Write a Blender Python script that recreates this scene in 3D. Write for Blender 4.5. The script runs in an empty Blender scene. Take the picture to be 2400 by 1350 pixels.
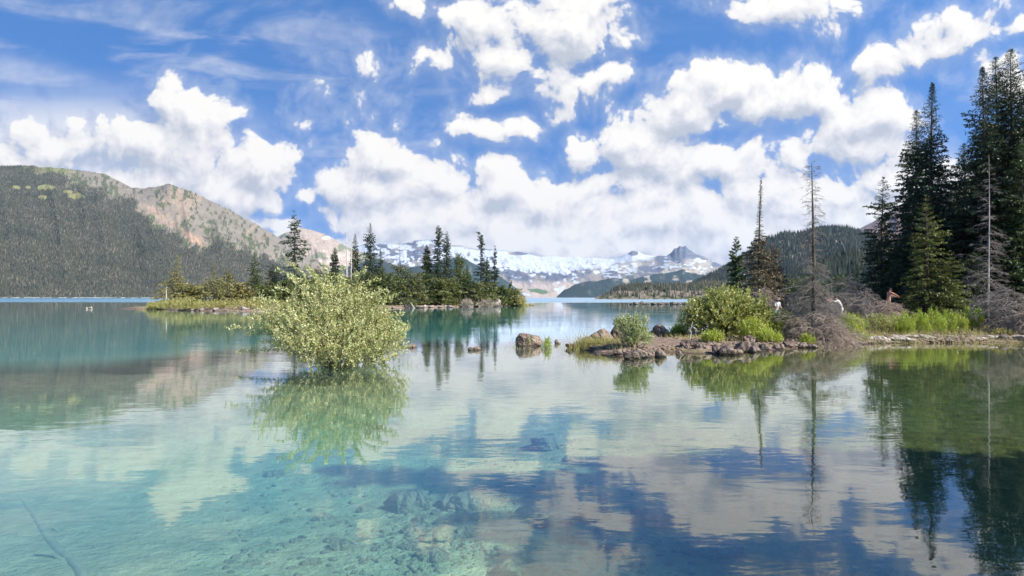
import bpy, math, random
import numpy as np
from math import radians, sin, cos, pi
scene = bpy.context.scene
F, HZ, CX, CAMZ = 1500.0, 697.0, 1200.0, 2.0      # focal length in photo pixels, horizon row, centre column, eye height

# ------------------------------------------------------------------ camera, sun, sky, exposure
cam_data = bpy.data.cameras.new('camera'); cam = bpy.data.objects.new('camera', cam_data)
scene.collection.objects.link(cam); scene.camera = cam
cam.location = (0, 0, CAMZ); cam.rotation_euler = (pi/2, 0, 0)
cam_data.sensor_width = 36.0; cam_data.lens = 36.0*F/2400.0
cam_data.shift_y = 22.0/2400.0
cam_data.clip_start = 0.1; cam_data.clip_end = 40000.0
SUN_AZ, SUN_EL = radians(122), radians(41)
sd_ = bpy.data.lights.new('sun', 'SUN'); sd_.energy = 5.0; sd_.angle = radians(0.53); sd_.color = (1.0, 0.955, 0.88)
sun = bpy.data.objects.new('sun', sd_); scene.collection.objects.link(sun)
SV = (cos(SUN_EL)*sin(SUN_AZ), cos(SUN_EL)*cos(SUN_AZ), sin(SUN_EL))
from mathutils import Vector
sun.rotation_euler = Vector(SV).to_track_quat('Z', 'Y').to_euler(); sun.location = (60, -20, 80)
scene.view_settings.view_transform = 'Standard'; scene.view_settings.look = 'None'
scene.view_settings.exposure = 0.80; scene.view_settings.gamma = 1.0
scene.cycles.use_denoising = True
scene.cycles.max_bounces = 7; scene.cycles.diffuse_bounces = 2; scene.cycles.glossy_bounces = 2
scene.cycles.transparent_max_bounces = 12; scene.cycles.volume_bounces = 0
scene.cycles.sample_clamp_indirect = 4.0

class NT:
    """small expression builder for shader nodes"""
    def __init__(s, tree): s.t = tree; s.l = tree.links
    def new(s, typ, **kw):
        n = s.t.nodes.new(typ)
        for k, v in kw.items(): setattr(n, k, v)
        return n
    def put(s, sock, v):
        if hasattr(v, 'is_output') or hasattr(v, 'links'): s.l.new(v, sock)
        else: sock.default_value = v
    def m(s, op, a, b=None, c=None, clamp=False):
        n = s.new('ShaderNodeMath', operation=op, use_clamp=clamp)
        for i, v in enumerate((a, b, c)):
            if v is not None: s.put(n.inputs[i], v)
        return n.outputs[0]
    def v(s, op, a, b=None, sc=None):
        n = s.new('ShaderNodeVectorMath', operation=op)
        s.put(n.inputs[0], a)
        if b is not None: s.put(n.inputs[1], b)
        if sc is not None: s.put(n.inputs['Scale'], sc)
        return n.outputs['Value'] if op in ('LENGTH', 'DOT_PRODUCT', 'DISTANCE') else n.outputs[0]
    def map(s, x, a, b, c=0.0, d=1.0, smooth=True):
        n = s.new('ShaderNodeMapRange', interpolation_type='SMOOTHSTEP' if smooth else 'LINEAR')
        s.put(n.inputs[0], x)
        for i, q in enumerate((a, b, c, d)): s.put(n.inputs[i+1], q)
        return n.outputs[0]
    def mix(s, f, a, b, blend='MIX'):
        n = s.new('ShaderNodeMix', data_type='RGBA', blend_type=blend)
        s.put(n.inputs[0], f)
        s.put(n.inputs[6], a if not isinstance(a, tuple) or len(a) == 4 else (*a, 1)); s.put(n.inputs[7], b if not isinstance(b, tuple) or len(b) == 4 else (*b, 1))
        return n.outputs[2]
    def noise(s, vec, scale, detail=4, rough=0.5, dim='3D', dist=0.0, color=False):
        n = s.new('ShaderNodeTexNoise', noise_dimensions=dim)
        s.put(n.inputs['Vector'], vec); n.inputs['Scale'].default_value = scale
        n.inputs['Detail'].default_value = detail; n.inputs['Roughness'].default_value = rough; n.inputs['Distortion'].default_value = dist
        return n.outputs['Color'] if color else n.outputs[0]
    def vor(s, vec, scale, detail=0, rough=.5, feature='F1', dim='3D', smooth=None):
        n = s.new('ShaderNodeTexVoronoi', voronoi_dimensions=dim, feature=feature)
        s.put(n.inputs['Vector'], vec); n.inputs['Scale'].default_value = scale
        n.inputs['Detail'].default_value = detail; n.inputs['Roughness'].default_value = rough
        if smooth is not None: n.inputs['Smoothness'].default_value = smooth
        return n.outputs['Distance']
    def ramp(s, f, stops, interp='LINEAR'):
        n = s.new('ShaderNodeValToRGB'); r = n.color_ramp; r.interpolation = interp
        while len(r.elements) < len(stops): r.elements.new(0.5)
        for e, (p, c) in zip(r.elements, stops): e.position = p; e.color = (*c, 1)
        s.put(n.inputs[0], f); return n.outputs[0]
    def comb(s, x, y, z=0.0):
        n = s.new('ShaderNodeCombineXYZ')
        for i, q in enumerate((x, y, z)): s.put(n.inputs[i], q)
        return n.outputs[0]

# cumulus masses: azimuth-slope x, elevation-slope y in thousandths of the focal length (direction space), radii, turn, weight
def px(x, y): return ((x-CX)/F, (HZ-y)/F)
BLOBS = [  # centre x, y, radius x, y, turn (deg), weight
 (395,235,42,68,12,1.0),(470,290,75,80,25,1.05),(300,350,80,60,0,.95),(420,400,170,105,0,1.1),(560,400,120,85,-15,1.05),(590,470,90,35,0,.9),(340,450,150,60,0,.9),(450,330,110,90,25,1.0),(520,450,120,60,0,1.0),
 (90,330,75,55,0,.8),(60,400,170,60,0,.75),
 (710,465,38,26,0,.9),(760,500,32,16,0,.7),(640,520,60,22,20,.8),
 (830,300,120,50,10,.42),(900,380,130,70,15,.75),(880,460,140,65,0,1.05),(1030,425,110,60,0,1.0),(1160,455,100,70,0,1.05),(1000,520,260,75,0,1.15),
 (1270,480,120,70,0,1.0),(1300,540,300,75,0,1.2),(1180,420,50,35,0,.8),(1480,520,220,75,0,1.15),(1680,530,180,80,0,1.1),(780,560,60,30,0,.8),(1550,480,90,60,0,.9),(1000,590,400,50,0,1.0),(1500,590,350,50,0,1.0),
 (1330,60,125,95,-10,1.05),(1400,10,70,60,0,.9),(1130,40,75,80,0,.8),(1200,120,90,55,0,.85),(1290,190,50,75,0,.8),(1395,190,60,50,-40,.72),(1140,295,105,38,8,.85),(1160,215,70,28,0,.45),(1015,150,65,38,20,.55),(975,15,70,36,0,.6),
 (1700,200,110,65,-10,1.05),(1620,265,120,70,-20,1.05),(1820,225,120,75,0,1.05),(1930,235,80,60,10,1.0),(1480,330,120,58,-15,1.0),(1360,350,55,52,0,1.0),(1560,385,200,72,0,1.05),(1730,385,80,50,0,.95),(1470,425,120,48,0,.9),
 (2020,270,130,75,0,1.05),(2020,335,95,52,0,.95),
 (1870,25,150,52,5,.8),(2250,75,105,50,-25,.9),(2130,135,110,42,-18,.88),(2050,160,60,30,0,.6),(2390,68,40,16,0,.6),(2380,190,60,60,0,.6),
 (1870,390,60,55,0,.85),(1960,440,150,60,0,.95),(2110,420,140,62,0,.95),(120,330,110,60,0,.7),(230,420,120,50,0,.8),(1850,490,150,70,0,1.05),(2050,500,200,60,0,1.05),(1760,450,50,45,0,.6),(2300,470,200,60,0,.9),
 (835,170,55,50,0,.22),(1300,570,560,70,0,1.3),(1750,560,300,60,0,1.1)]
def build_world():
    w = bpy.data.worlds.new('World'); scene.world = w; w.use_nodes = True
    t = w.node_tree; t.nodes.clear(); N = NT(t)
    # a group: cloud density at a direction given as (azimuth slope, elevation slope)
    g = bpy.data.node_groups.new('cloud_density', 'ShaderNodeTree')
    g.interface.new_socket('P', in_out='INPUT', socket_type='NodeSocketVector')
    g.interface.new_socket('D', in_out='OUTPUT', socket_type='NodeSocketFloat')
    G = NT(g); gi = G.new('NodeGroupInput'); go = G.new('NodeGroupOutput'); P = gi.outputs[0]
    wn = G.noise(P, 7.0, 2, .5, '2D', color=True)
    wv = G.v('SCALE', G.v('SUBTRACT', wn, (.5, .5, .5)), sc=0.055)
    Q = G.v('ADD', P, wv)
    field = None
    for (x, y, rx, ry, rot, wt) in BLOBS:
        u, v = px(x, y)
        mp = G.new('ShaderNodeMapping', vector_type='TEXTURE')
        G.put(mp.inputs['Vector'], Q)
        G.put(mp.inputs['Location'], (u, v, 0) if field is None else G.comb(u, v, field))     # the chained z keeps the shader stack short
        mp.inputs['Rotation'].default_value = (0, 0, radians(-rot)); mp.inputs['Scale'].default_value = (rx/F*1.42, ry/F*1.42, 1e6)
        f = G.m('MULTIPLY_ADD', G.v('LENGTH', mp.outputs[0]), -wt, wt)
        field = f if field is None else G.m('SMOOTH_MAX', field, f, 0.25)
    field = G.m('ADD', G.m('MAXIMUM', field, -0.85), .07)
    bil = G.vor(Q, 15.0, 3.0, .55, 'F1', '2D')
    fb = G.noise(Q, 13.0, 7, .66, '2D')
    d = G.m('ADD', field, G.m('MULTIPLY', G.m('SUBTRACT', .44, bil), .5))
    d = G.m('ADD', d, G.m('MULTIPLY', G.m('SUBTRACT', fb, .5), .95))
    G.put(go.inputs[0], d)
    tc = N.new('ShaderNodeTexCoord').outputs['Generated']
    sep = N.new('ShaderNodeSeparateXYZ'); N.put(sep.inputs[0], tc); X, Y, Z = sep.outputs
    Yc = N.m('MAXIMUM', Y, 0.12)
    P = N.comb(N.m('DIVIDE', X, Yc), N.m('DIVIDE', Z, Yc))
    def dens(p):
        n = N.new('ShaderNodeGroup'); n.node_tree = g; N.put(n.inputs[0], p); return n.outputs[0]
    d0 = dens(P); d1 = dens(N.v('ADD', P, (0.009, 0.024, 0)))
    # clouds of the unseen part of the sky
    zz = N.m('ADD', N.m('MAXIMUM', Z, 0.0), 0.22)
    R = N.comb(N.m('DIVIDE', X, zz), N.m('DIVIDE', Y, zz))
    cum = N.map(N.noise(R, 1.1, 5, .58, '2D'), .58, .72)
    out = N.m('MAXIMUM', N.m('MAXIMUM', N.map(N.m('ABSOLUTE', N.m('DIVIDE', X, Yc)), .86, 1.15), N.map(N.m('DIVIDE', Z, Yc), .52, .75)), N.map(Y, .25, .1))
    rel = N.m('SUBTRACT', d0, d1)
    mask = N.map(d0, 0.0, N.map(rel, .06, -.25, .24, .40))                 # crisp sunward tops, ragged soft undersides
    soft = N.map(d0, -0.5, 0.35)
    thin = N.m('MULTIPLY', soft, .34)
    # high wispy streaks
    mp = N.new('ShaderNodeMapping'); N.put(mp.inputs['Vector'], P); mp.inputs['Rotation'].default_value = (0, 0, radians(28)); mp.inputs['Scale'].default_value = (1.4, 5.5, 1)
    ci = N.noise(mp.outputs[0], 3.0, 5, .6, '2D', .35)
    u_, v_ = px(480, 250); 
    mp2 = N.new('ShaderNodeMapping', vector_type='TEXTURE'); N.put(mp2.inputs['Vector'], P); mp2.inputs['Location'].default_value = (u_, v_, 0); mp2.inputs['Scale'].default_value = (.55, .24, 1); mp2.inputs['Rotation'].default_value = (0, 0, radians(-12))
    area = N.map(N.v('LENGTH', mp2.outputs[0]), 1.25, .35)
    u_, v_ = px(90, 235); 
    mp3 = N.new('ShaderNodeMapping', vector_type='TEXTURE'); N.put(mp3.inputs['Vector'], P); mp3.inputs['Location'].default_value = (u_, v_, 0); mp3.inputs['Scale'].default_value = (.30, .075, 1); mp3.inputs['Rotation'].default_value = (0, 0, radians(-13))
    band = N.m('MULTIPLY', N.map(N.v('LENGTH', mp3.outputs[0]), 1.1, .3), .6)
    wisp = N.m('MULTIPLY', N.map(ci, .42, .78), N.m('ADD', N.m('MULTIPLY', area, .34), .08))
    u_, v_ = px(150, 400)
    mp4 = N.new('ShaderNodeMapping', vector_type='TEXTURE'); N.put(mp4.inputs['Vector'], P); mp4.inputs['Location'].default_value = (u_, v_, 0); mp4.inputs['Scale'].default_value = (.42, .16, 1)
    veil = N.m('MULTIPLY', N.map(N.v('LENGTH', mp4.outputs[0]), 1.1, .25), N.map(ci, .1, .6, .5, .85)); wisp = N.m('MAXIMUM', wisp, veil)
    wisp = N.m('MAXIMUM', N.m('MAXIMUM', wisp, N.m('MULTIPLY', band, N.map(ci, .2, .7))), thin)
    a = N.m('MAXIMUM', mask, wisp, clamp=True)
    a = N.m('ADD', N.m('MULTIPLY', a, N.m('SUBTRACT', 1.0, out)), N.m('MULTIPLY', cum, out), clamp=True)
    a = N.m('MULTIPLY', a, N.map(Z, -.01, .0))
    P_v = N.m('DIVIDE', Z, Yc)
    lit = N.m('ADD', N.m('MULTIPLY_ADD', rel, 1.5, N.map(P_v, .20, .03, .54, .80)), N.m('MULTIPLY', N.map(d0, .2, 1.0), -.12), clamp=True)
    lit = N.m('ADD', N.m('MULTIPLY', lit, N.m('SUBTRACT', 1.0, out)), N.m('MULTIPLY', out, .6))
    ccol = N.ramp(lit, [(0.0, (.54, .58, .66)), (.30, (.68, .70, .76)), (.55, (.84, .83, .85)), (.8, (.96, .94, .92)), (1.0, (1.04, 1.01, .96))])
    ccol = N.v('SCALE', ccol, sc=0.60)
    sky = N.new('ShaderNodeTexSky', sky_type='NISHITA'); sky.sun_disc = False
    sky.sun_elevation = SUN_EL; sky.sun_rotation = SUN_AZ; sky.altitude = 1500; sky.air_density = 1.0; sky.dust_density = .3; sky.ozone_density = 1.6
    N.put(sky.inputs[0], N.v('NORMALIZE', N.v('ADD', tc, (0, 0, .42))))     # thin mountain air: a deep blue right down to the ridges
    sc = N.v('SCALE', sky.outputs[0], sc=0.100)
    sc = N.v('MULTIPLY', sc, (.60, 1.14, 1.58))
    col = N.mix(a, sc, ccol)
    bg = N.new('ShaderNodeBackground'); N.put(bg.inputs[0], col); bg.inputs[1].default_value = 1.0
    o = N.new('ShaderNodeOutputWorld'); N.l.new(bg.outputs[0], o.inputs[0])
    w.cycles.sampling_method = 'MANUAL'; w.cycles.sample_map_resolution = 512
build_world()

# ------------------------------------------------------------------ numeric helpers
def hsh(ix, iy, iz, seed):
    h = (ix*374761393 + iy*668265263 + iz*2147483647 + seed*1274126177) & 0xffffffff
    h = ((h ^ (h >> 13))*1274126177) & 0xffffffff
    h = h ^ (h >> 16)
    return (h & 0xffffff)/float(0xffffff)
def vnoise(x, y, z=0.0, seed=0):
    x, y, z = np.broadcast_arrays(np.asarray(x, float), np.asarray(y, float), np.asarray(z, float))
    xi, yi, zi = np.floor(x).astype(np.int64), np.floor(y).astype(np.int64), np.floor(z).astype(np.int64)
    f = [(q-qi) for q, qi in ((x, xi), (y, yi), (z, zi))]
    f = [q*q*q*(q*(q*6-15)+10) for q in f]
    r = 0
    for dx in (0, 1):
        for dy in (0, 1):
            for dz in (0, 1):
                w = (f[0] if dx else 1-f[0])*(f[1] if dy else 1-f[1])*(f[2] if dz else 1-f[2])
                r = r + w*hsh(xi+dx, yi+dy, zi+dz, seed)
    return r*2-1
def fbm(x, y, z=0.0, seed=0, oct=4, gain=.5, ridged=False):
    r, a, t = 0, 1.0, 0
    for k in range(oct):
        n = vnoise(x*2**k+17.3*k, y*2**k-9.1*k, z*2**k, seed+k*31)
        r = r + a*((1-np.abs(n))*2-1 if ridged else n); t += a; a *= gain
    return r/t
def sstep(x, a, b):
    t = np.clip((x-a)/(b-a), 0, 1); return t*t*(3-2*t)
def W(pxx, Y, z=None, pyy=None):
    """photo column + distance (+ photo row or height) -> world point"""
    x = (pxx-CX)/F*Y
    if pyy is not None: z = CAMZ + (HZ-pyy)/F*Y
    return (x, Y, z)
def Ywl(py): return CAMZ*F/(py-HZ)           # distance of a waterline seen at photo row py

# ------------------------------------------------------------------ objects
def prop(o, label=None, cat=None, group=None, kind=None):
    if label: o['label'] = label
    if cat: o['category'] = cat
    if group: o['group'] = group
    if kind: o['kind'] = kind
    return o
def mesh_obj(name, V, faces, mat, parent=None, smooth=False, attrs=None, loc=None):
    """faces: list of arrays (n,3) / (n,4)"""
    V = np.asarray(V, np.float32)
    if not isinstance(faces, list): faces = [faces]
    me = bpy.data.meshes.new(name)
    faces = [np.asarray(f, np.int32) for f in faces if len(f)]
    nl = sum(f.size for f in faces); nf = sum(len(f) for f in faces)
    me.vertices.add(len(V)); me.vertices.foreach_set('co', V.ravel())
    me.loops.add(nl); me.polygons.add(nf)
    me.loops.foreach_set('vertex_index', np.concatenate([f.ravel() for f in faces]))
    tot = np.concatenate([np.full(len(f), f.shape[1], np.int32) for f in faces])
    me.polygons.foreach_set('loop_start', np.concatenate([[0], np.cumsum(tot)[:-1]]).astype(np.int32))
    if smooth: me.polygons.foreach_set('use_smooth', np.ones(nf, bool))
    for k, a in (attrs or {}).items():
        a = np.asarray(a, np.float32)
        if a.ndim == 1:
            at = me.attributes.new(k, 'FLOAT', 'POINT'); at.data.foreach_set('value', a)
        else:
            at = me.attributes.new(k, 'FLOAT_COLOR', 'POINT')
            at.data.foreach_set('color', np.concatenate([a[:, :3], np.ones((len(a), 1), np.float32)], 1).ravel())
    me.update(calc_edges=True); me.materials.append(mat)
    o = bpy.data.objects.new(name, me); scene.collection.objects.link(o)
    if parent is not None: o.parent = parent
    if loc is not None: o.location = loc
    return o
def empty(name, loc, rz=0.0):
    o = bpy.data.objects.new(name, None); o.empty_display_size = .3
    scene.collection.objects.link(o); o.location = loc; o.rotation_euler = (0, 0, rz); return o
def gridfaces(nr, nc):
    i = np.arange(nr-1)[:, None]*nc + np.arange(nc-1)[None, :]
    return np.stack([i, i+1, i+nc+1, i+nc], -1).reshape(-1, 4)
def tubes(P0, P1, r0, r1, n=3):
    """a bundle of tapered segments"""
    P0 = np.asarray(P0, float); P1 = np.asarray(P1, float); d = P1-P0
    L = np.linalg.norm(d, axis=1, keepdims=True); d = d/np.maximum(L, 1e-6)
    up = np.where(np.abs(d[:, 2:3]) > .9, [[1., 0, 0]], [[0, 0, 1.]])
    a = np.cross(d, up); a /= np.linalg.norm(a, axis=1, keepdims=True); b = np.cross(d, a)
    m = len(P0); r0 = np.broadcast_to(r0, (m,)); r1 = np.broadcast_to(r1, (m,))
    V = np.zeros((m, 2*n, 3))
    for k in range(n):
        an = 2*pi*k/n; o = cos(an)*a+sin(an)*b
        V[:, k] = P0+o*r0[:, None]; V[:, n+k] = P1+o*r1[:, None]
    base = np.arange(m)[:, None]*2*n
    Fc = np.concatenate([base + np.array([[k, (k+1) % n, n+(k+1) % n, n+k]]) for k in range(n)], 0)
    return V.reshape(-1, 3), Fc
def path_tube(pts, rad, n=8, wob=0, rng=None):
    """one continuous tapered tube along points"""
    pts = np.asarray(pts, float); rad = np.asarray(rad, float); m = len(pts)
    t = np.gradient(pts, axis=0); t /= np.linalg.norm(t, axis=1, keepdims=True)+1e-9
    ref = np.array([1., .13, .07]) if abs(t[0][2]) > .7 else np.array([0, 0, 1.])
    a = np.cross(t, ref); a /= np.linalg.norm(a, axis=1, keepdims=True); b = np.cross(t, a)
    an = np.arange(n)*2*pi/n
    rr = rad[:, None]*np.ones((1, n))
    if wob and rng is not None: rr = rr*(1+rng.uniform(-wob, wob, (m, n)))
    V = pts[:, None]+rr[..., None]*(np.cos(an)[None, :, None]*a[:, None]+np.sin(an)[None, :, None]*b[:, None])
    V = V.reshape(-1, 3); fs = []
    for i in range(m-1):
        k = np.arange(n); fs.append(np.stack([i*n+k, i*n+(k+1) % n, (i+1)*n+(k+1) % n, (i+1)*n+k], 1))
    V = np.vstack([V, pts[-1:]+t[-1:]*rad[-1]*.5]); k = np.arange(n)
    return V, [np.vstack(fs), np.stack([(m-1)*n+k, (m-1)*n+(k+1) % n, np.full(n, m*n)], 1)]
def merge(parts):
    """[(V, faces list)] -> V, faces list grouped by size"""
    Vs, F3, F4, o = [], [], [], 0
    for V, fs in parts:
        if not isinstance(fs, list): fs = [fs]
        for f in fs:
            f = np.asarray(f)
            if len(f): (F3 if f.shape[1] == 3 else F4).append(f+o)
        Vs.append(V); o += len(V)
    return np.vstack(Vs), [np.vstack(q) for q in (F3, F4) if q]

# ------------------------------------------------------------------ materials
MATS = {}
def mat(name):
    m = bpy.data.materials.new(name); m.use_nodes = True; m.node_tree.nodes.clear()
    return m, NT(m.node_tree)
def finish(N, sh):
    o = N.new('ShaderNodeOutputMaterial'); N.l.new(sh, o.inputs[0])
def bsdf(N, col, rough=.8, spec=.3, normal=None):
    b = N.new('ShaderNodeBsdfPrincipled'); N.put(b.inputs['Base Color'], col if not isinstance(col, tuple) else (*col, 1)); N.put(b.inputs['Roughness'], rough)
    b.inputs['Specular IOR Level'].default_value = spec
    if normal is not None: N.l.new(normal, b.inputs['Normal'])
    return b.outputs[0]
def bump(N, h, dist, strength=1.0):
    b = N.new('ShaderNodeBump'); b.inputs['Strength'].default_value = strength
    N.put(b.inputs['Distance'], dist); N.put(b.inputs['Height'], h); return b.outputs[0]
def foliage_mat(name, stops, trans=.25, nscale=.8, tint=None):
    """leaf colour varies leaf by leaf and clump by clump"""
    m, N = mat(name)
    g = N.new('ShaderNodeNewGeometry'); tc = N.new('ShaderNodeTexCoord')
    oi = N.new('ShaderNodeObjectInfo')
    cl = N.noise(tc.outputs['Object'], nscale, 3, .6)
    f = N.m('ADD', N.m('MULTIPLY', g.outputs['Random Per Island'], .55), N.m('MULTIPLY', N.m('SUBTRACT', cl, .27), 1.0), clamp=True)
    c = N.ramp(f, stops)
    c = N.mix(N.m('MULTIPLY', oi.outputs['Random'], .35), c, tint or (stops[-1][1][0]*.9, stops[-1][1][1]*.75, stops[-1][1][2]*.8))
    d = N.new('ShaderNodeBsdfDiffuse'); N.put(d.inputs[0], c)
    t = N.new('ShaderNodeBsdfTranslucent'); N.put(t.inputs[0], N.v('MULTIPLY', c, (1.1, 1.15, .6)))
    s = N.new('ShaderNodeMixShader'); s.inputs[0].default_value = trans
    N.l.new(d.outputs[0], s.inputs[1]); N.l.new(t.outputs[0], s.inputs[2])
    gl = N.new('ShaderNodeBsdfGlossy'); gl.inputs['Roughness'].default_value = .45; gl.inputs[0].default_value = (1, 1, 1, 1)
    s2 = N.new('ShaderNodeMixShader'); s2.inputs[0].default_value = .035
    N.l.new(s.outputs[0], s2.inputs[1]); N.l.new(gl.outputs[0], s2.inputs[2])
    finish(N, s2.outputs[0]); return m
def wood_mat(name, c0, c1, scale=6):
    m, N = mat(name); tc = N.new('ShaderNodeTexCoord'); oi = N.new('ShaderNodeObjectInfo')
    mp = N.new('ShaderNodeMapping'); N.put(mp.inputs[0], tc.outputs['Object']); mp.inputs['Scale'].default_value = (1, 1, .22)
    n = N.noise(mp.outputs[0], scale, 5, .65)
    c = N.ramp(n, [(.3, c0), (.7, c1)])
    finish(N, bsdf(N, c, .85, .2, bump(N, n, .02)))
    return m
M = {}
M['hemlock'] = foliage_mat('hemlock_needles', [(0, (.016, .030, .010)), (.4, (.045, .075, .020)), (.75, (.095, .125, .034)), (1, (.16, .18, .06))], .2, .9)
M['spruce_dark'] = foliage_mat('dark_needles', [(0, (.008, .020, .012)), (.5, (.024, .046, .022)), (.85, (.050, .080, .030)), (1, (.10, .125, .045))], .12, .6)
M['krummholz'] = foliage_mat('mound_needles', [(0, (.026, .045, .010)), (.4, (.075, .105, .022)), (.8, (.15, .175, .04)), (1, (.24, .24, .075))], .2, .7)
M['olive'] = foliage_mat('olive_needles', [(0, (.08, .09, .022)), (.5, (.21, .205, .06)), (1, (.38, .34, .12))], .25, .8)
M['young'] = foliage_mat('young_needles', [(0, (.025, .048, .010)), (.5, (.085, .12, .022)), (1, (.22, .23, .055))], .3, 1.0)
M['willow'] = foliage_mat('willow_leaves', [(0, (.11, .14, .045)), (.32, (.38, .41, .15)), (.75, (.62, .60, .30)), (1, (.78, .74, .46))], .30, 1.6)
M['alder'] = foliage_mat('bush_leaves', [(0, (.09, .14, .025)), (.45, (.24, .29, .06)), (.8, (.46, .46, .14)), (1, (.68, .65, .30))], .3, 1.2)
M['greywillow'] = foliage_mat('grey_leaves', [(0, (.17, .23, .08)), (.5, (.34, .42, .17)), (1, (.58, .62, .34))], .3, 2.0)
M['fern'] = foliage_mat('fern_fronds', [(0, (.17, .27, .02)), (.5, (.36, .48, .035)), (1, (.58, .60, .10))], .35, 1.5)
M['grass'] = foliage_mat('grass_blades', [(0, (.20, .22, .05)), (.5, (.38, .37, .10)), (1, (.55, .46, .20))], .3, 1.5)
M['drybrush'] = foliage_mat('dry_twigs', [(0, (.14, .11, .08)), (.5, (.31, .25, .18)), (1, (.50, .42, .32))], .0, 1.5)
M['rust'] = foliage_mat('rusty_needles', [(0, (.05, .03, .02)), (.5, (.13, .075, .045)), (1, (.22, .15, .09))], .1, 1.0)
M['dusky'] = foliage_mat('dusky_needles', [(0, (.05, .042, .026)), (.5, (.12, .10, .055)), (1, (.22, .185, .10))], .1, 1.0)
M['siltwood'] = wood_mat('silted_wood', (.19, .185, .12), (.29, .28, .185))
M['bark'] = wood_mat('bark', (.05, .038, .028), (.16, .125, .09))
M['deadwood'] = wood_mat('weathered_wood', (.13, .11, .09), (.34, .30, .26))
M['palewood'] = wood_mat('bleached_wood', (.38, .34, .29), (.62, .58, .52))
M['stem'] = wood_mat('shrub_stems', (.13, .10, .055), (.30, .25, .15))
def rock_mat(name, a, b, c, wet=True, sc=1.0):
    m, N = mat(name); tc = N.new('ShaderNodeTexCoord'); g = N.new('ShaderNodeNewGeometry')
    oi = N.new('ShaderNodeObjectInfo')
    P = tc.outputs['Object']; n1 = N.noise(P, 2.2*sc, 6, .65); n2 = N.noise(P, 9*sc, 5, .7)
    col = N.ramp(n1, [(.32, a), (.5, b), (.68, c)])
    col = N.mix(N.map(n2, .45, .75, 0, .55), col, (.07, .055, .05))
    col = N.mix(N.map(N.noise(P, 4*sc, 3, .6), .58, .7, 0, .5), col, (.10, .11, .045))
    col = N.mix(N.m('MULTIPLY', oi.outputs['Random'], .35), col, (.20, .16, .14))
    if wet:   # splash line just above the water
        sp = N.new('ShaderNodeSeparateXYZ'); N.put(sp.inputs[0], g.outputs['Position'])
        w = N.map(N.m('ADD', sp.outputs[2], N.m('MULTIPLY', N.m('SUBTRACT', n2, .5), .08)), .015, .09, 1, 0)
        under = N.map(sp.outputs[2], -.03, 0, 0, 1)
        w = N.m('MULTIPLY', w, under)
        col = N.mix(N.m('MULTIPLY', w, .72), col, (.02, .016, .013))
    h = N.m('ADD', n1, N.m('MULTIPLY', n2, .5))
    h = N.m('ADD', h, N.m('MULTIPLY', N.vor(P, 3.2*sc, 2, .6), -.8))
    finish(N, bsdf(N, col, .8, .35, bump(N, h, .14/sc))); return m
M['rock'] = rock_mat('shore_rock', (.12, .075, .05), (.27, .19, .135), (.44, .345, .26))
M['darkrock'] = rock_mat('dark_rock', (.055, .036, .028), (.14, .098, .074), (.34, .27, .21))
M['palerock'] = rock_mat('pale_rock', (.30, .24, .19), (.45, .38, .31), (.60, .53, .46))
M['bedrock'] = rock_mat('silted_rock', (.11, .10, .058), (.20, .18, .11), (.30, .27, .17), wet=False)

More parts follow.
